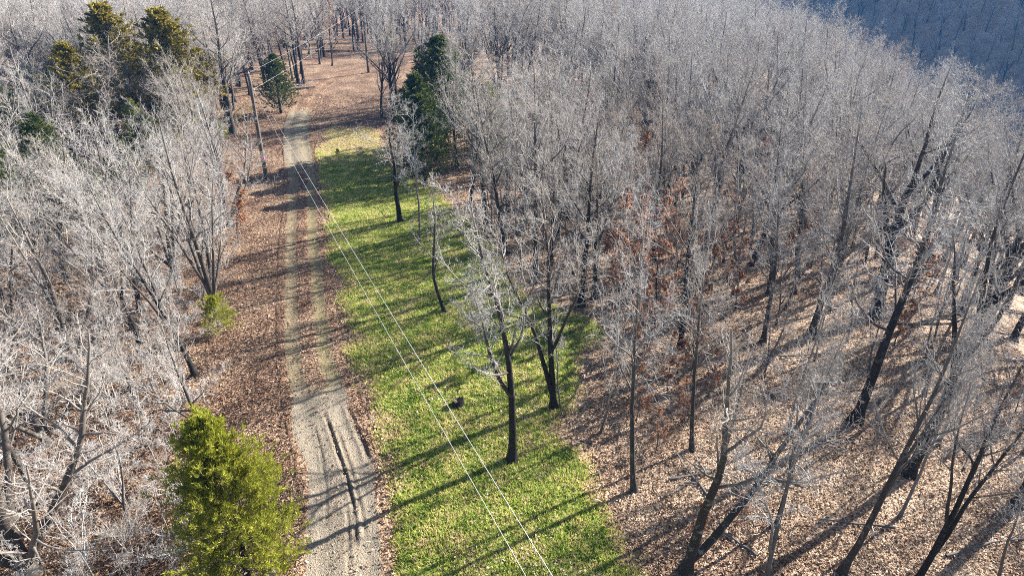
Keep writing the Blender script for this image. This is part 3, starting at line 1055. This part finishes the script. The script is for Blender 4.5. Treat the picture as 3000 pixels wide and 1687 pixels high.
for i, (bx, by, H) in enumerate(((40, 560, 7.5), (130, 470, 7.), (150, 600, 5.), (60, 420, 8.), (330, 520, 6.5), (240, 560, 5.5), (400, 430, 6.), (180, 360, 8.),
                                 (100, 330, 7.5), (20, 640, 5.), (420, 330, 7.), (210, 300, 8.5))):
    p = G2(bx, by)
    place('cedar_dark', p[0], p[1], H, "dark understorey cedar veiled by bare branches below the bronze cedars", 'cedar', "shaded cedars under the bare canopy", name='red_cedar',
          wide=rng.uniform(1.2, 1.6))

RUSTY_AT = np.array([G2(*q)[:2] for q in ((1620, 800), (1700, 700), (1580, 520), (2290, 760), (1900, 560))])
OAK_AT = G2(2200, 800)[:2]


def zone_r(x, y):
    if edge_d(x, y) > -5:
        return "on the rim above the hazy valley" if y < 75 else "on the farther valley rim behind the dense wood"
    if y < 31:
        return "in the open leaf litter past the grass"
    if math.hypot(x - OAK_AT[0], y - OAK_AT[1]) < 8:
        return "close around the big spreading oak"
    if np.min(np.hypot(RUSTY_AT[:, 0] - x, RUSTY_AT[:, 1] - y)) < 5:
        return "among rust leaved oak saplings"
    if float(sdist(np.array([x]), np.array([y]), LAWN)[0]) > -6:
        return "along the wood's edge facing the grass"
    if x < 4 and y > 64:
        return "behind the tall dark cedars"
    return "deep inside the grey wood beside the grass" if y < 75 else "far back in the dense grey wood"


def rust_zone(x, y):
    z_ = zone_r(x, y)
    return "behind the dark trunks at the grass corner" if z_.startswith("among") and y < 48 else ("deeper in the grey wood" if z_.startswith("among") else z_)


def zone_l(x, y):
    _, off, td = track_sv(np.array([x]), np.array([y]))
    if td[0] < 9:
        return "lining the leafy shoulder on the pole's side"
    if y < 36:
        return "near the pale many-stemmed tree, away from the track"
    if y > 92:
        return "behind the bronze cedars at the back"
    if math.hypot(x + 45, y - 78) < 14:
        return "crowded around the bronze cedars"
    if x > -40:
        return "between the white gnarled tree and the track"
    return "in the mixed wood beyond the white gnarled tree"


# rust-leaved oaks
for (bx, by), H, label, key in (((600, 610), 5.2, "rust leaved sapling glowing at the track shoulder", 'rusty'),
                                ((1590, 800), 7.2, "rust leaved oak at the grass corner behind dark trunks", 'rusty')):
    p = G2(bx, by)
    place(key, p[0], p[1], H, label, 'tree', name='rust_leaved_oak')
for bx, by, H in ((1640, 850, 5.5), (1560, 760, 6.5), (1740, 930, 4.), (1600, 1060, 2.6), (1650, 1130, 2.), (1650, 760, 6.5), (1700, 700, 6.5), (1620, 900, 4.5), (1560, 700, 6.), (1740, 800, 5.), (1790, 690, 6.), (1680, 980, 3.2), (1590, 980, 3.), (1780, 1000, 2.6), (1720, 1060, 2.2),
                  (1850, 780, 4.5), (2290, 760, 5.), (2330, 700, 5.5), (2250, 870, 4.), (2000, 640, 6.), (1900, 560, 6.5), (1620, 560, 7.), (1580, 470, 7.), (1480, 420, 7.), (2540, 1060, 3.5),
                  (1870, 1330, 1.8), (2440, 620, 6.), (1400, 380, 7.), (1750, 1350, 1.5), (2240, 700, 5.5)):
    p = G2(bx, by)
    place('rusty', p[0], p[1], H, ("low bushy" if H < 4 else "upright") + " rust leaved oak sapling " + rust_zone(p[0], p[1]), 'tree', ("low" if H < 4 else "upright") + " rust leaved saplings " + rust_zone(p[0], p[1]), name='rust_leaved_oak',
          wide=rng.uniform(.85, 1.2))

# ---------------------------------------------------------------- the woods on both sides
def scatter(n_try, xr, yr, mind, accept, seed, cap, pad=None):
    r = np.random.default_rng(seed)
    X = r.uniform(*xr, n_try)
    Y = r.uniform(*yr, n_try)
    ok = accept(X, Y)
    X, Y = X[ok], Y[ok]
    out = []
    pts = list(PLACED) if pad is None else list(pad)
    for x, y in zip(X, Y):
        md = mind(x, y)
        if pts and np.min((np.array(pts)[:, 0] - x) ** 2 + (np.array(pts)[:, 1] - y) ** 2) < md * md:
            continue
        out.append((x, y))
        pts.append((x, y))
        if len(out) >= cap:
            break
    return out


def frame_ok(x, y, side):
    lim = (np.abs(x) < y * .80 + side)
    return lim


WORDS = {'spread1': "round spreading bare tree", 'spread2': "dark splay-limbed bare tree", 'straight1': "tall upright bare tree", 'straight2': "dark-barked bare tree", 'straight3': "narrow high-crowned bare tree", 'broad': "broad-crowned twiggy bare tree",
         'forked1': "forked bare tree", 'forked2': "several-stemmed dark bare tree", 'gnarled': "pale twisting bare tree", 'vase': "pale many-stemmed bare tree", 'open': "sparse dark bare tree"}

# wood beyond the grass (falls away to a valley)
def sun_gap(x, y):
    t = np.clip((x + 15) * .848 + (y - 79) * .53, 0, 26)
    return np.hypot(x + 15 - .848 * t, y - 79 - .53 * t) < 4.5


def acc_r(x, y):
    sd = sdist(x, y, CLEAR)
    _, off, td = track_sv(x, y)
    right = x > -25 + .0 * y
    beyond = (td > 5) & ((off > 0) | (y > 105))
    ced = (x > -15) & (x < 3) & (y > 56) & (y < 80)          # kept open for the cedars
    rust = np.hypot(x - RUSTY_AT[0][0], y - RUSTY_AT[0][1] + 1) < 5.5
    return (sd < -.6) & right & beyond & ~sun_gap(x, y) & ~ced & ~rust & frame_ok(x, y, 16) & (edge_d(x, y) < 9) & (y < 80)


def md_r(x, y):
    if y < 30:
        return 4.8
    return 3.2 - .6 * float(sstep((y - 36) / 20))


keys_r = ['spread1', 'straight3', 'broad', 'spread2', 'forked1', 'straight1', 'spread1', 'broad', 'spread2', 'straight2']
for i, (x, y) in enumerate(scatter(9000, (-22, 62), (19, 118), md_r, acc_r, 101, 190)):
    k = keys_r[rng.integers(0, len(keys_r))]
    H = rng.uniform(9.0, 15.0) - 2.0 * float(sstep((32 - y) / 14))
    zn = zone_r(x, y)
    place(k, x, y, H, WORDS[k] + " " + zn, 'tree', WORDS[k] + "s " + zn, wide=rng.uniform(.85, 1.1), lean=abs(rng.normal(0, 5)), lean_dir=rng.uniform(0, 6.28))

# wood on the pole side of the track
def acc_l(x, y):
    sd = sdist(x, y, CLEAR)
    _, off, td = track_sv(x, y)
    return (sd < -.4) & (off < 0) & (td > 4) & ~blocks_gnarled(x, y) & frame_ok(x, y, 9) & (y < 84)


W0, W1 = G2(290, 520), G2(290, 415)


def blocks_gnarled(x, y):
    px, py, f = px_of(x, y, hgt(x, y))
    return (px > 150 * S2) & (px < 430 * S2) & (py > 400 * S2) & (py < 560 * S2)


keys_l = ['straight1', 'spread1', 'vase', 'forked1', 'broad', 'straight3', 'gnarled', 'vase', 'forked2', 'straight2']
for i, (x, y) in enumerate(scatter(4000, (-105, -8), (17, 118), lambda x, y: 3.3 + .012 * max(0, y - 40), acc_l, 102, 105)):
    k = keys_l[rng.integers(0, len(keys_l))]
    H = rng.uniform(8.5, 13.0) + 2.5 * float(sstep((y - 75) / 25)) - 3.0 * float(sstep((40 - y) / 20))
    zn = zone_l(x, y)
    place(k, x, y, H, WORDS[k] + " " + zn, 'tree', WORDS[k] + "s " + zn, wide=rng.uniform(.85, 1.1), lean=abs(rng.normal(0, 6)), lean_dir=rng.uniform(0, 6.28))

# slim poles between them, thickest where the wood opens on leaf litter
for i, (x, y) in enumerate(scatter(5000, (-8, 40), (15, 60), lambda x, y: 1.7 + .9 * float(sstep((34 - y) / 8)), lambda x, y: acc_r(x, y) & (edge_d(x, y) < 6), 105, 85)):
    k = 'slim' if rng.uniform() < .5 else 'slim2'
    w_ = "slim pale trunk with a small crown " if k == 'slim' else "slim grey forked trunk "
    place(k, x, y, rng.uniform(6.5, 11) - 2.0 * float(sstep((22 - y) / 8)), w_ + zone_r(x, y), 'tree', ("slim pale trees " if k == 'slim' else "slim forked trees ") + zone_r(x, y), name='slim_bare_tree', wide=rng.uniform(.9, 1.3),
          lean=abs(rng.normal(0, 8)), lean_dir=rng.uniform(0, 6.28))

# saplings and shrubs of the understorey
for i, (x, y) in enumerate(scatter(5000, (-20, 50), (13, 85), lambda x, y: 2.3 + 1.5 * float(sstep((32 - y) / 8)), lambda x, y: acc_r(x, y) & (edge_d(x, y) < 4), 103, 90)):
    k = 'sapling1' if rng.uniform() < .6 else 'sapling2'
    place(k, x, y, rng.uniform(3.0, 6.5), ("thin grey sapling" if k == 'sapling1' else "pale forked sapling") + " " + zone_r(x, y), 'sapling',
          ("thin" if k == 'sapling1' else "forked") + " saplings " + zone_r(x, y), name='bare_sapling', lean=abs(rng.normal(0, 5)), lean_dir=rng.uniform(0, 6.28))
for i, (x, y) in enumerate(scatter(7000, (-60, -8), (13, 75), lambda x, y: 1.25 if y < 50 else 1.8, acc_l, 104, 260)):
    u = rng.uniform()
    if u < .5:
        place('shrub', x, y, rng.uniform(1.8, 3.8), "low tangled leafless shrub " + zone_l(x, y), 'shrub', "leafless shrubs " + zone_l(x, y), name='bare_shrub', wide=rng.uniform(.9, 1.4))
    else:
        k = 'sapling1' if u < .75 else 'sapling2'
        place(k, x, y, rng.uniform(2.8, 5.5), ("thin grey sapling" if k == 'sapling1' else "pale forked sapling") + " " + zone_l(x, y), 'sapling',
              ("thin" if k == 'sapling1' else "forked") + " saplings " + zone_l(x, y), name='bare_sapling', lean=abs(rng.normal(0, 6)), lean_dir=rng.uniform(0, 6.28))


# ---------------------------------------------------------------- far woods that read as one mass
def first_parts(key):
    res = {}
    for o in COL.objects:
        if o.type == 'MESH' and o.data in (TREE[key].get('trunk'), TREE[key].get('crown')):
            res.setdefault('trunk' if o.data == TREE[key].get('trunk') else 'crown', o)
    return [res['trunk'], res['crown']]


def instancer(name, pts, sc, keys, label, seed):
    V = np.array([[x, y, gz(x, y)] for x, y in pts])
    me = bpy.data.meshes.new(name)
    me.from_pydata(V.tolist(), [], [])
    r = np.random.default_rng(seed)
    a = me.attributes.new("sc", 'FLOAT', 'POINT')
    a.data.foreach_set("value", (np.asarray(sc) * r.uniform(.85, 1.15, len(V))).astype(np.float32))
    a = me.attributes.new("rz", 'FLOAT', 'POINT')
    a.data.foreach_set("value", r.uniform(0, 6.28, len(V)).astype(np.float32))
    o = add(name, me, kind="stuff", label=label, category="woodland")
    ng = bpy.data.node_groups.new(name, 'GeometryNodeTree')
    ng.interface.new_socket("Geometry", in_out='INPUT', socket_type='NodeSocketGeometry')
    ng.interface.new_socket("Geometry", in_out='OUTPUT', socket_type='NodeSocketGeometry')
    gi, go = ng.nodes.new("NodeGroupInput"), ng.nodes.new("NodeGroupOutput")
    iop = ng.nodes.new("GeometryNodeInstanceOnPoints")
    iop.inputs['Pick Instance'].default_value = True
    jn = ng.nodes.new("GeometryNodeJoinGeometry")
    for k in keys:
        j2 = ng.nodes.new("GeometryNodeJoinGeometry")
        for src in first_parts(k):
            oi = ng.nodes.new("GeometryNodeObjectInfo")
            oi.transform_space = 'ORIGINAL'
            oi.inputs['As Instance'].default_value = True
            oi.inputs['Object'].default_value = src
            ng.links.new(oi.outputs['Geometry'], j2.inputs[0])
        g2 = ng.nodes.new("GeometryNodeGeometryToInstance")
        ng.links.new(j2.outputs[0], g2.inputs[0])
        ng.links.new(g2.outputs[0], jn.inputs[0])
    ng.links.new(jn.outputs[0], iop.inputs['Instance'])
    ng.links.new(gi.outputs[0], iop.inputs['Points'])
    na = ng.nodes.new("GeometryNodeInputNamedAttribute")
    na.data_type = 'FLOAT'
    na.inputs['Name'].default_value = "sc"
    ng.links.new(na.outputs[0], iop.inputs['Scale'])
    nr = ng.nodes.new("GeometryNodeInputNamedAttribute")
    nr.data_type = 'FLOAT'
    nr.inputs['Name'].default_value = "rz"
    cx = ng.nodes.new("ShaderNodeCombineXYZ")
    ng.links.new(nr.outputs[0], cx.inputs['Z'])
    ng.links.new(cx.outputs[0], iop.inputs['Rotation'])
    ng.links.new(iop.outputs[0], go.inputs[0])
    md = o.modifiers.new("scatter", 'NODES')
    md.node_group = ng
    return o


def grid_pts(xr, yr, step, accept, seed):
    r = np.random.default_rng(seed)
    X, Y = np.meshgrid(np.arange(*xr, step), np.arange(*yr, step))
    X = (X + r.uniform(-.45, .45, X.shape) * step).ravel()
    Y = (Y + r.uniform(-.45, .45, Y.shape) * step).ravel()
    ok = accept(X, Y)
    return np.stack([X[ok], Y[ok]], 1)


wk = ['spread1', 'straight3', 'broad', 'spread2']
def acc_far(x, y):
    sd = sdist(x, y, CLEAR)
    _, off, td = track_sv(x, y)
    lim = np.where(off > 0, 80.5, 84.5)
    open_floor = (np.hypot((x + 17) / 17, (y - 118) / 24) < 1)          # the open leaf floor beyond the bend
    return (np.abs(x) < y * .84 + 10) & (edge_d(x, y) < 40) & (sd < -.6) & (td > 5) & (y > lim) & ~open_floor & ~sun_gap(x, y)


far_pts = np.vstack([grid_pts((-110, 60), (79, 118), 3.4, acc_far, 205), grid_pts((-190, 120), (118, 215), 5.2, acc_far, 201)])
instancer("distant_woodland", far_pts, 1.0, wk, "grey bare woodland crowding the skyline beyond the clearing", 1)
slope_pts = grid_pts((20, 130), (20, 200), 4.2, lambda x, y: (edge_d(x, y) > 9.5) & (edge_d(x, y) < 60) & (np.abs(x) < y * .84 + 30) & (y < 80), 202)
side_pts = grid_pts((24, 75), (-12, 30), 5.2, lambda x, y: (x > y * .80 + 17) & (edge_d(x, y) < 30), 203)
instancer("valley_slope_woodland", np.vstack([slope_pts, side_pts]), .95, wk, "grey bare woodland dropping away over the valley rim", 2)
hill_pts = grid_pts((20, 420), (60, 560), 6.8, lambda x, y: (.848 * x + .53 * y > 195) & (.848 * x + .53 * y < 375) & (x < y * .95 + 40) & (x > y * .10), 204)
instancer("far_hillside_woodland", hill_pts, 1.1, wk, "blue hazy leafless woodland on the shaded hillside across the valley", 3)
print("far", len(far_pts), len(slope_pts), len(hill_pts))


# ---------------------------------------------------------------- utility poles and wires
def lathe(prof, K=12, cap=True):
    P = np.array(prof, float)
    th = np.arange(K) * 2 * PI / K
    V = np.stack([P[:, 0][:, None] * np.cos(th), P[:, 0][:, None] * np.sin(th), np.repeat(P[:, 1][:, None], K, 1)], -1).reshape(-1, 3)
    F = []
    for i in range(len(P) - 1):
        for k in range(K):
            F.append((i * K + k, i * K + (k + 1) % K, (i + 1) * K + (k + 1) % K, (i + 1) * K + k))
    me_faces = [tuple(f) for f in F]
    if cap:
        me_faces.append(tuple(range((len(P) - 1) * K, len(P) * K)))
        me_faces.append(tuple(reversed(range(K))))
    return V, me_faces


def py_mesh(name, V, F, mat, smooth=True):
    me = bpy.data.meshes.new(name)
    me.from_pydata([tuple(map(float, v)) for v in V], [], F)
    me.materials.append(mat)
    for p in me.polygons:
        p.use_smooth = smooth and len(p.vertices) == 4
    me.update()
    return me


M_STEEL = mat_simple("galvanised_steel", (.45, .46, .47), .45, .8)
M_GLAZE = mat_simple("grey_porcelain", (.55, .57, .60), .25, 0, 5, .1)
M_PINK = mat_simple("pink_marking_tape", (.62, .04, .24), .6, 0, 8, .2)
M_WIRE = mat_simple("bright_aluminium_wire", (.80, .81, .82), .38, .35, 3, .1)
POLE_H = 10.0


def utility_pole(px, py, label, ribbon, face):
    p = G2(px, py)
    e = bpy.data.objects.new("utility_pole", None)
    COL.objects.link(e)
    e.location = p
    e.rotation_euler = (0, 0, face)
    e['label'], e['category'], e['group'] = label, "utility pole", "utility poles along the track"
    hs = np.linspace(-.4, POLE_H, 16)
    V, F = lathe([(.20 - .06 * max(h, 0) / POLE_H + .004 * math.sin(h * 5), h) for h in hs] + [(.03, POLE_H + .05)], 14)
    shaft = add("pole_shaft", py_mesh("pole_shaft", V, F, M_POLE), e)
    V, F = lathe([(.02, POLE_H - .1), (.02, POLE_H + .16), (.05, POLE_H + .17), (.075, POLE_H + .2), (.05, POLE_H + .24), (.07, POLE_H + .27), (.045, POLE_H + .33), (.03, POLE_H + .36)], 10)
    add("insulator", py_mesh("pin_insulator", V, F, M_GLAZE), e)
    # neutral spool and its clevis bracket on the side
    V, F = lathe([(.03, -.07), (.055, -.06), (.055, -.03), (.03, -.015), (.03, .015), (.055, .03), (.055, .06), (.03, .07)], 10)
    V = V + [.23, 0, POLE_H - 1.25]
    br = add("neutral_spool", py_mesh("neutral_spool", V, F, M_GLAZE), e)
    Vb, Fb, _ = tubes(np.array([[[.09, 0, POLE_H - 1.16], [.2, 0, POLE_H - 1.16], [.2, 0, POLE_H - 1.34], [.09, 0, POLE_H - 1.34]]]), np.full((1, 4), .014), 5)
    add("bracket", py_mesh("bracket", Vb, [tuple(f) for f in Fb], M_STEEL), br)
    zz = np.linspace(.1, POLE_H - 1.3, 12)
    Vg, Fg, _ = tubes(np.array([[[-(.21 - .06 * z / POLE_H), .01, z] for z in zz]]), np.full((1, 12), .007), 4)
    add("ground_wire", py_mesh("ground_wire", Vg, [tuple(f) for f in Fg], M_STEEL), e)
    if ribbon:
        hh = 1.95
        V, F = lathe([(.197, hh), (.196, hh + .05), (.195, hh + .22), (.194, hh + .27)], 14, False)
        add("marking_tape", py_mesh("marking_tape", V, F, M_PINK), e)
    PLACED.append((p[0], p[1]))
    return p


P1 = utility_pole(670, 449, "weathered utility pole with pink tape beside the grass strip's track", True, .45)
P2 = utility_pole(927, 183, "dark distant utility pole at the inside of the track bend", False, -.3)


def wire(a, b, sag, label):
    t = np.linspace(0, 1, 48)[:, None]
    pts = np.array(a) * (1 - t) + np.array(b) * t
    pts[:, 2] -= sag * 4 * t[:, 0] * (1 - t[:, 0])
    V, F, _ = tubes(pts[None], np.full((1, 48), .0055), 5)
    o = add("power_line", make_mesh("power_line", V, F, M_WIRE), label=label, category="wire", group="overhead wires")
    return o


top1 = P1 + [0, 0, POLE_H + .26]
low1 = P1 + [.17, .08, POLE_H - 1.25]
top2 = P2 + [0, 0, POLE_H + .26]
low2 = P2 + [.18, -.05, POLE_H - 1.25]
# the near span runs on past the camera to the next pole, out of the picture
dA = ray(1605, 1687)
A9 = dA * (CAMH - 9.4) / -dA[2]
k = 1.55
endA = np.array([top1[0] + (A9[0] - top1[0]) * k, top1[1] + (A9[1] - top1[1]) * k, 10.2])
endB = endA + [0.1, 0, -1.45]
wire(top1, endA, .75, "upper bright wire crossing over the grass strip")
wire(low1, endB, .75, "lower bright wire crossing over the grass strip")
wire(top1, top2, .35, "upper wire spanning between the two poles")
wire(low1, low2, .35, "lower wire spanning between the two poles")
e3 = np.array([30.0, 132.0, gz(30, 132) + POLE_H])
wire(top2, e3 + [0, 0, .3], .6, "upper wire leaving the distant pole into the wood")
wire(low2, e3 + [0, 0, -1.2], .6, "lower wire leaving the distant pole into the wood")
# the poles that carry the two outer ends
for q, lab in ((endA, "next utility pole carrying the wires past the grass strip"), (e3, "utility pole hidden in the wood past the track bend")):
    e = bpy.data.objects.new("utility_pole", None)
    COL.objects.link(e)
    zb = gz(q[0], q[1])
    e.location = (q[0], q[1], zb)
    e['label'], e['category'], e['group'] = lab, "utility pole", "utility poles along the track"
    Hh = q[2] - zb - .02
    V, F = lathe([(.155 - .05 * max(h, 0) / Hh, h) for h in np.linspace(-.4, Hh, 8)], 12)
    add("pole_shaft", py_mesh("pole_shaft", V, F, M_POLE), e)

# ---------------------------------------------------------------- stump, fallen logs, dead branch
M_CUT = mat_simple("weathered_cut_wood", (.13, .095, .065), .9, 0, 9, .5)
p = G2(1152, 1022)
e = bpy.data.objects.new("tree_stump", None)
COL.objects.link(e)
e.location = p
e['label'], e['category'] = "ragged dark tree stump in the grass under the wires", "stump"
K = 16
prof = [(.46, -.15), (.36, .03), (.28, .16), (.25, .32), (.24, .42)]
V, F = lathe(prof, K, False)
th = np.arctan2(V[:, 1], V[:, 0])
wv = 1 + .16 * np.sin(th * 5 + .6) + .09 * np.sin(th * 3 + 2)
V[:, 0] *= wv
V[:, 1] *= wv
V[-K:, 2] += .09 * np.sin(th[-K:] * 2 + 1) + .05 * np.sin(th[-K:] * 7)
st = make_mesh("stump_bark", V, np.array(F), M_BARKB, {"thick": np.full(len(V), .3)})
add("bark", st, e)
topv = np.vstack([V[-K:] * [.96, .96, 1] - [0, 0, .015], V[-K:].mean(0)[None] - [0, 0, .1]])
add("cut_face", py_mesh("cut_face", topv, [(i, (i + 1) % K, K) for i in range(K)], M_CUT, False), e)


def log(name, x, y, L, r0, ang, label, mat, category, group=None, stubs=3, seed=1, tilt=0.0):
    r = np.random.default_rng(seed)
    z0 = gz(x, y)
    e = bpy.data.objects.new(name, None)
    COL.objects.link(e)
    e.location = (x, y, z0)
    e['label'], e['category'] = label, category
    if group:
        e['group'] = group
    n = 9
    t = np.linspace(0, 1, n)
    wx, wy = x + np.cos(ang) * L * t, y + np.sin(ang) * L * t
    pts = np.stack([np.cos(ang) * L * t + np.cumsum(r.normal(0, .03, n)), np.sin(ang) * L * t + np.cumsum(r.normal(0, .03, n)), hgt(wx, wy) - z0 + r0 * .75 + .05 + tilt * t], 1)[None]
    b = Br(pts, (r0 * (1 - .55 * t))[None], np.array([L]))
    V, F, T = tubes(b.pts, b.rad, 8)
    add("trunk", make_mesh("log_trunk", V, F, mat, {"thick": T}), e)
    if stubs:
        br = spawn(b, stubs, .3, 1.0, 45, 12, .35, .4, .55, 4, .12, .04, .3, r, .012)
        tw = spawn(br, 5, .3, 1.0, 40, 12, .4, .3, .6, 3, .15, .0, .4, r, .008)
        V, F, T = merge([tubes(br.pts, br.rad, 5), tubes(tw.pts, tw.rad, 3)])
        V[:, 2] = np.maximum(V[:, 2], .03)
        add("branches", make_mesh("log_branches", V, F, mat, {"thick": T}), e)


p = G2(700, 232)
log("fallen_log", p[0], p[1], 5.5, .20, .5, "pale fallen log nearest the black twin trunks", M_BARKP, "log", None, 4, 1)
log("fallen_log", p[0] - 2.0, p[1] - 2.2, 4.5, .16, .9, "pale broken log with stubs behind the first pole", M_BARKP, "log", None, 4, 2)
log("fallen_log", p[0] - .5, p[1] + 1.8, 4.0, .13, .1, "thin bleached log lying across the fallen pair", M_BARKP, "log", None, 5, 3, .4)
p = G2(880, 132)
log("fallen_log", p[0] - 7, p[1], 9, .16, .05, "long dark log lying on the far leaf floor", M_BARKB, "log", None, 3, 4)
p = G2(1232, 668)
log("fallen_branch", p[0], p[1], 1.6, .05, 2.5, "dead dark branch lying at the edge of the grass bay", M_BARKB, "branch", None, 4, 5)
for i, (bx, by, a, L) in enumerate(((1850, 1180, .3, 3.2), (2020, 1230, 2.7, 2.6), (2380, 1400, .2, 3.5), (1960, 900, .1, 4.), (330, 1130, .4, 3.), (250, 900, 2.8, 3.), (2480, 960, 1.2, 3.0), (1900, 1400, 2.2, 2.), (2060, 1120, .5, 2.4), (2250, 1330, 2.9, 2.8), (1680, 1210, .2, 1.8), (1780, 1250, 1.9, 2.2), (2420, 1180, .8, 2.6), (420, 1010, .3, 2.4), (340, 1000, 2.4, 2.), (180, 1000, .9, 2.6), (1990, 1010, 2.6, 2.2))):
    p = G2(bx, by)
    log("fallen_branch", p[0], p[1], L, .06, a, "dead branch lying in the leaf litter under the trees", M_BARK, "branch", "dead branches on the woodland floor", 4, 20 + i)

# ---------------------------------------------------------------- haze in the valley air
def haze_box(x0, x1, y0, y1, z0, z1, dens):
    V = [(x, y, z) for z in (z0, z1) for y in (y0, y1) for x in (x0, x1)]
    F = [(0, 2, 3, 1), (4, 5, 7, 6), (0, 1, 5, 4), (2, 6, 7, 3), (0, 4, 6, 2), (1, 3, 7, 5)]
    m = bpy.data.materials.new("haze_air")
    m.use_nodes = True
    nt = m.node_tree
    nt.nodes.clear()
    v = nt.nodes.new("ShaderNodeVolumePrincipled")
    v.inputs['Color'].default_value = (.11, .40, 1.0, 1)
    v.inputs['Density'].default_value = dens
    v.inputs['Anisotropy'].default_value = .2
    o = nt.nodes.new("ShaderNodeOutputMaterial")
    nt.links.new(v.outputs[0], o.inputs['Volume'])
    me = bpy.data.meshes.new("haze")
    me.from_pydata(V, [], F)
    me.materials.append(m)
    add("haze", me, kind="stuff", label="thin blue winter haze filling the valley air", category="haze")


haze_box(-660, 860, -360, 960, -100, 118, .00025)
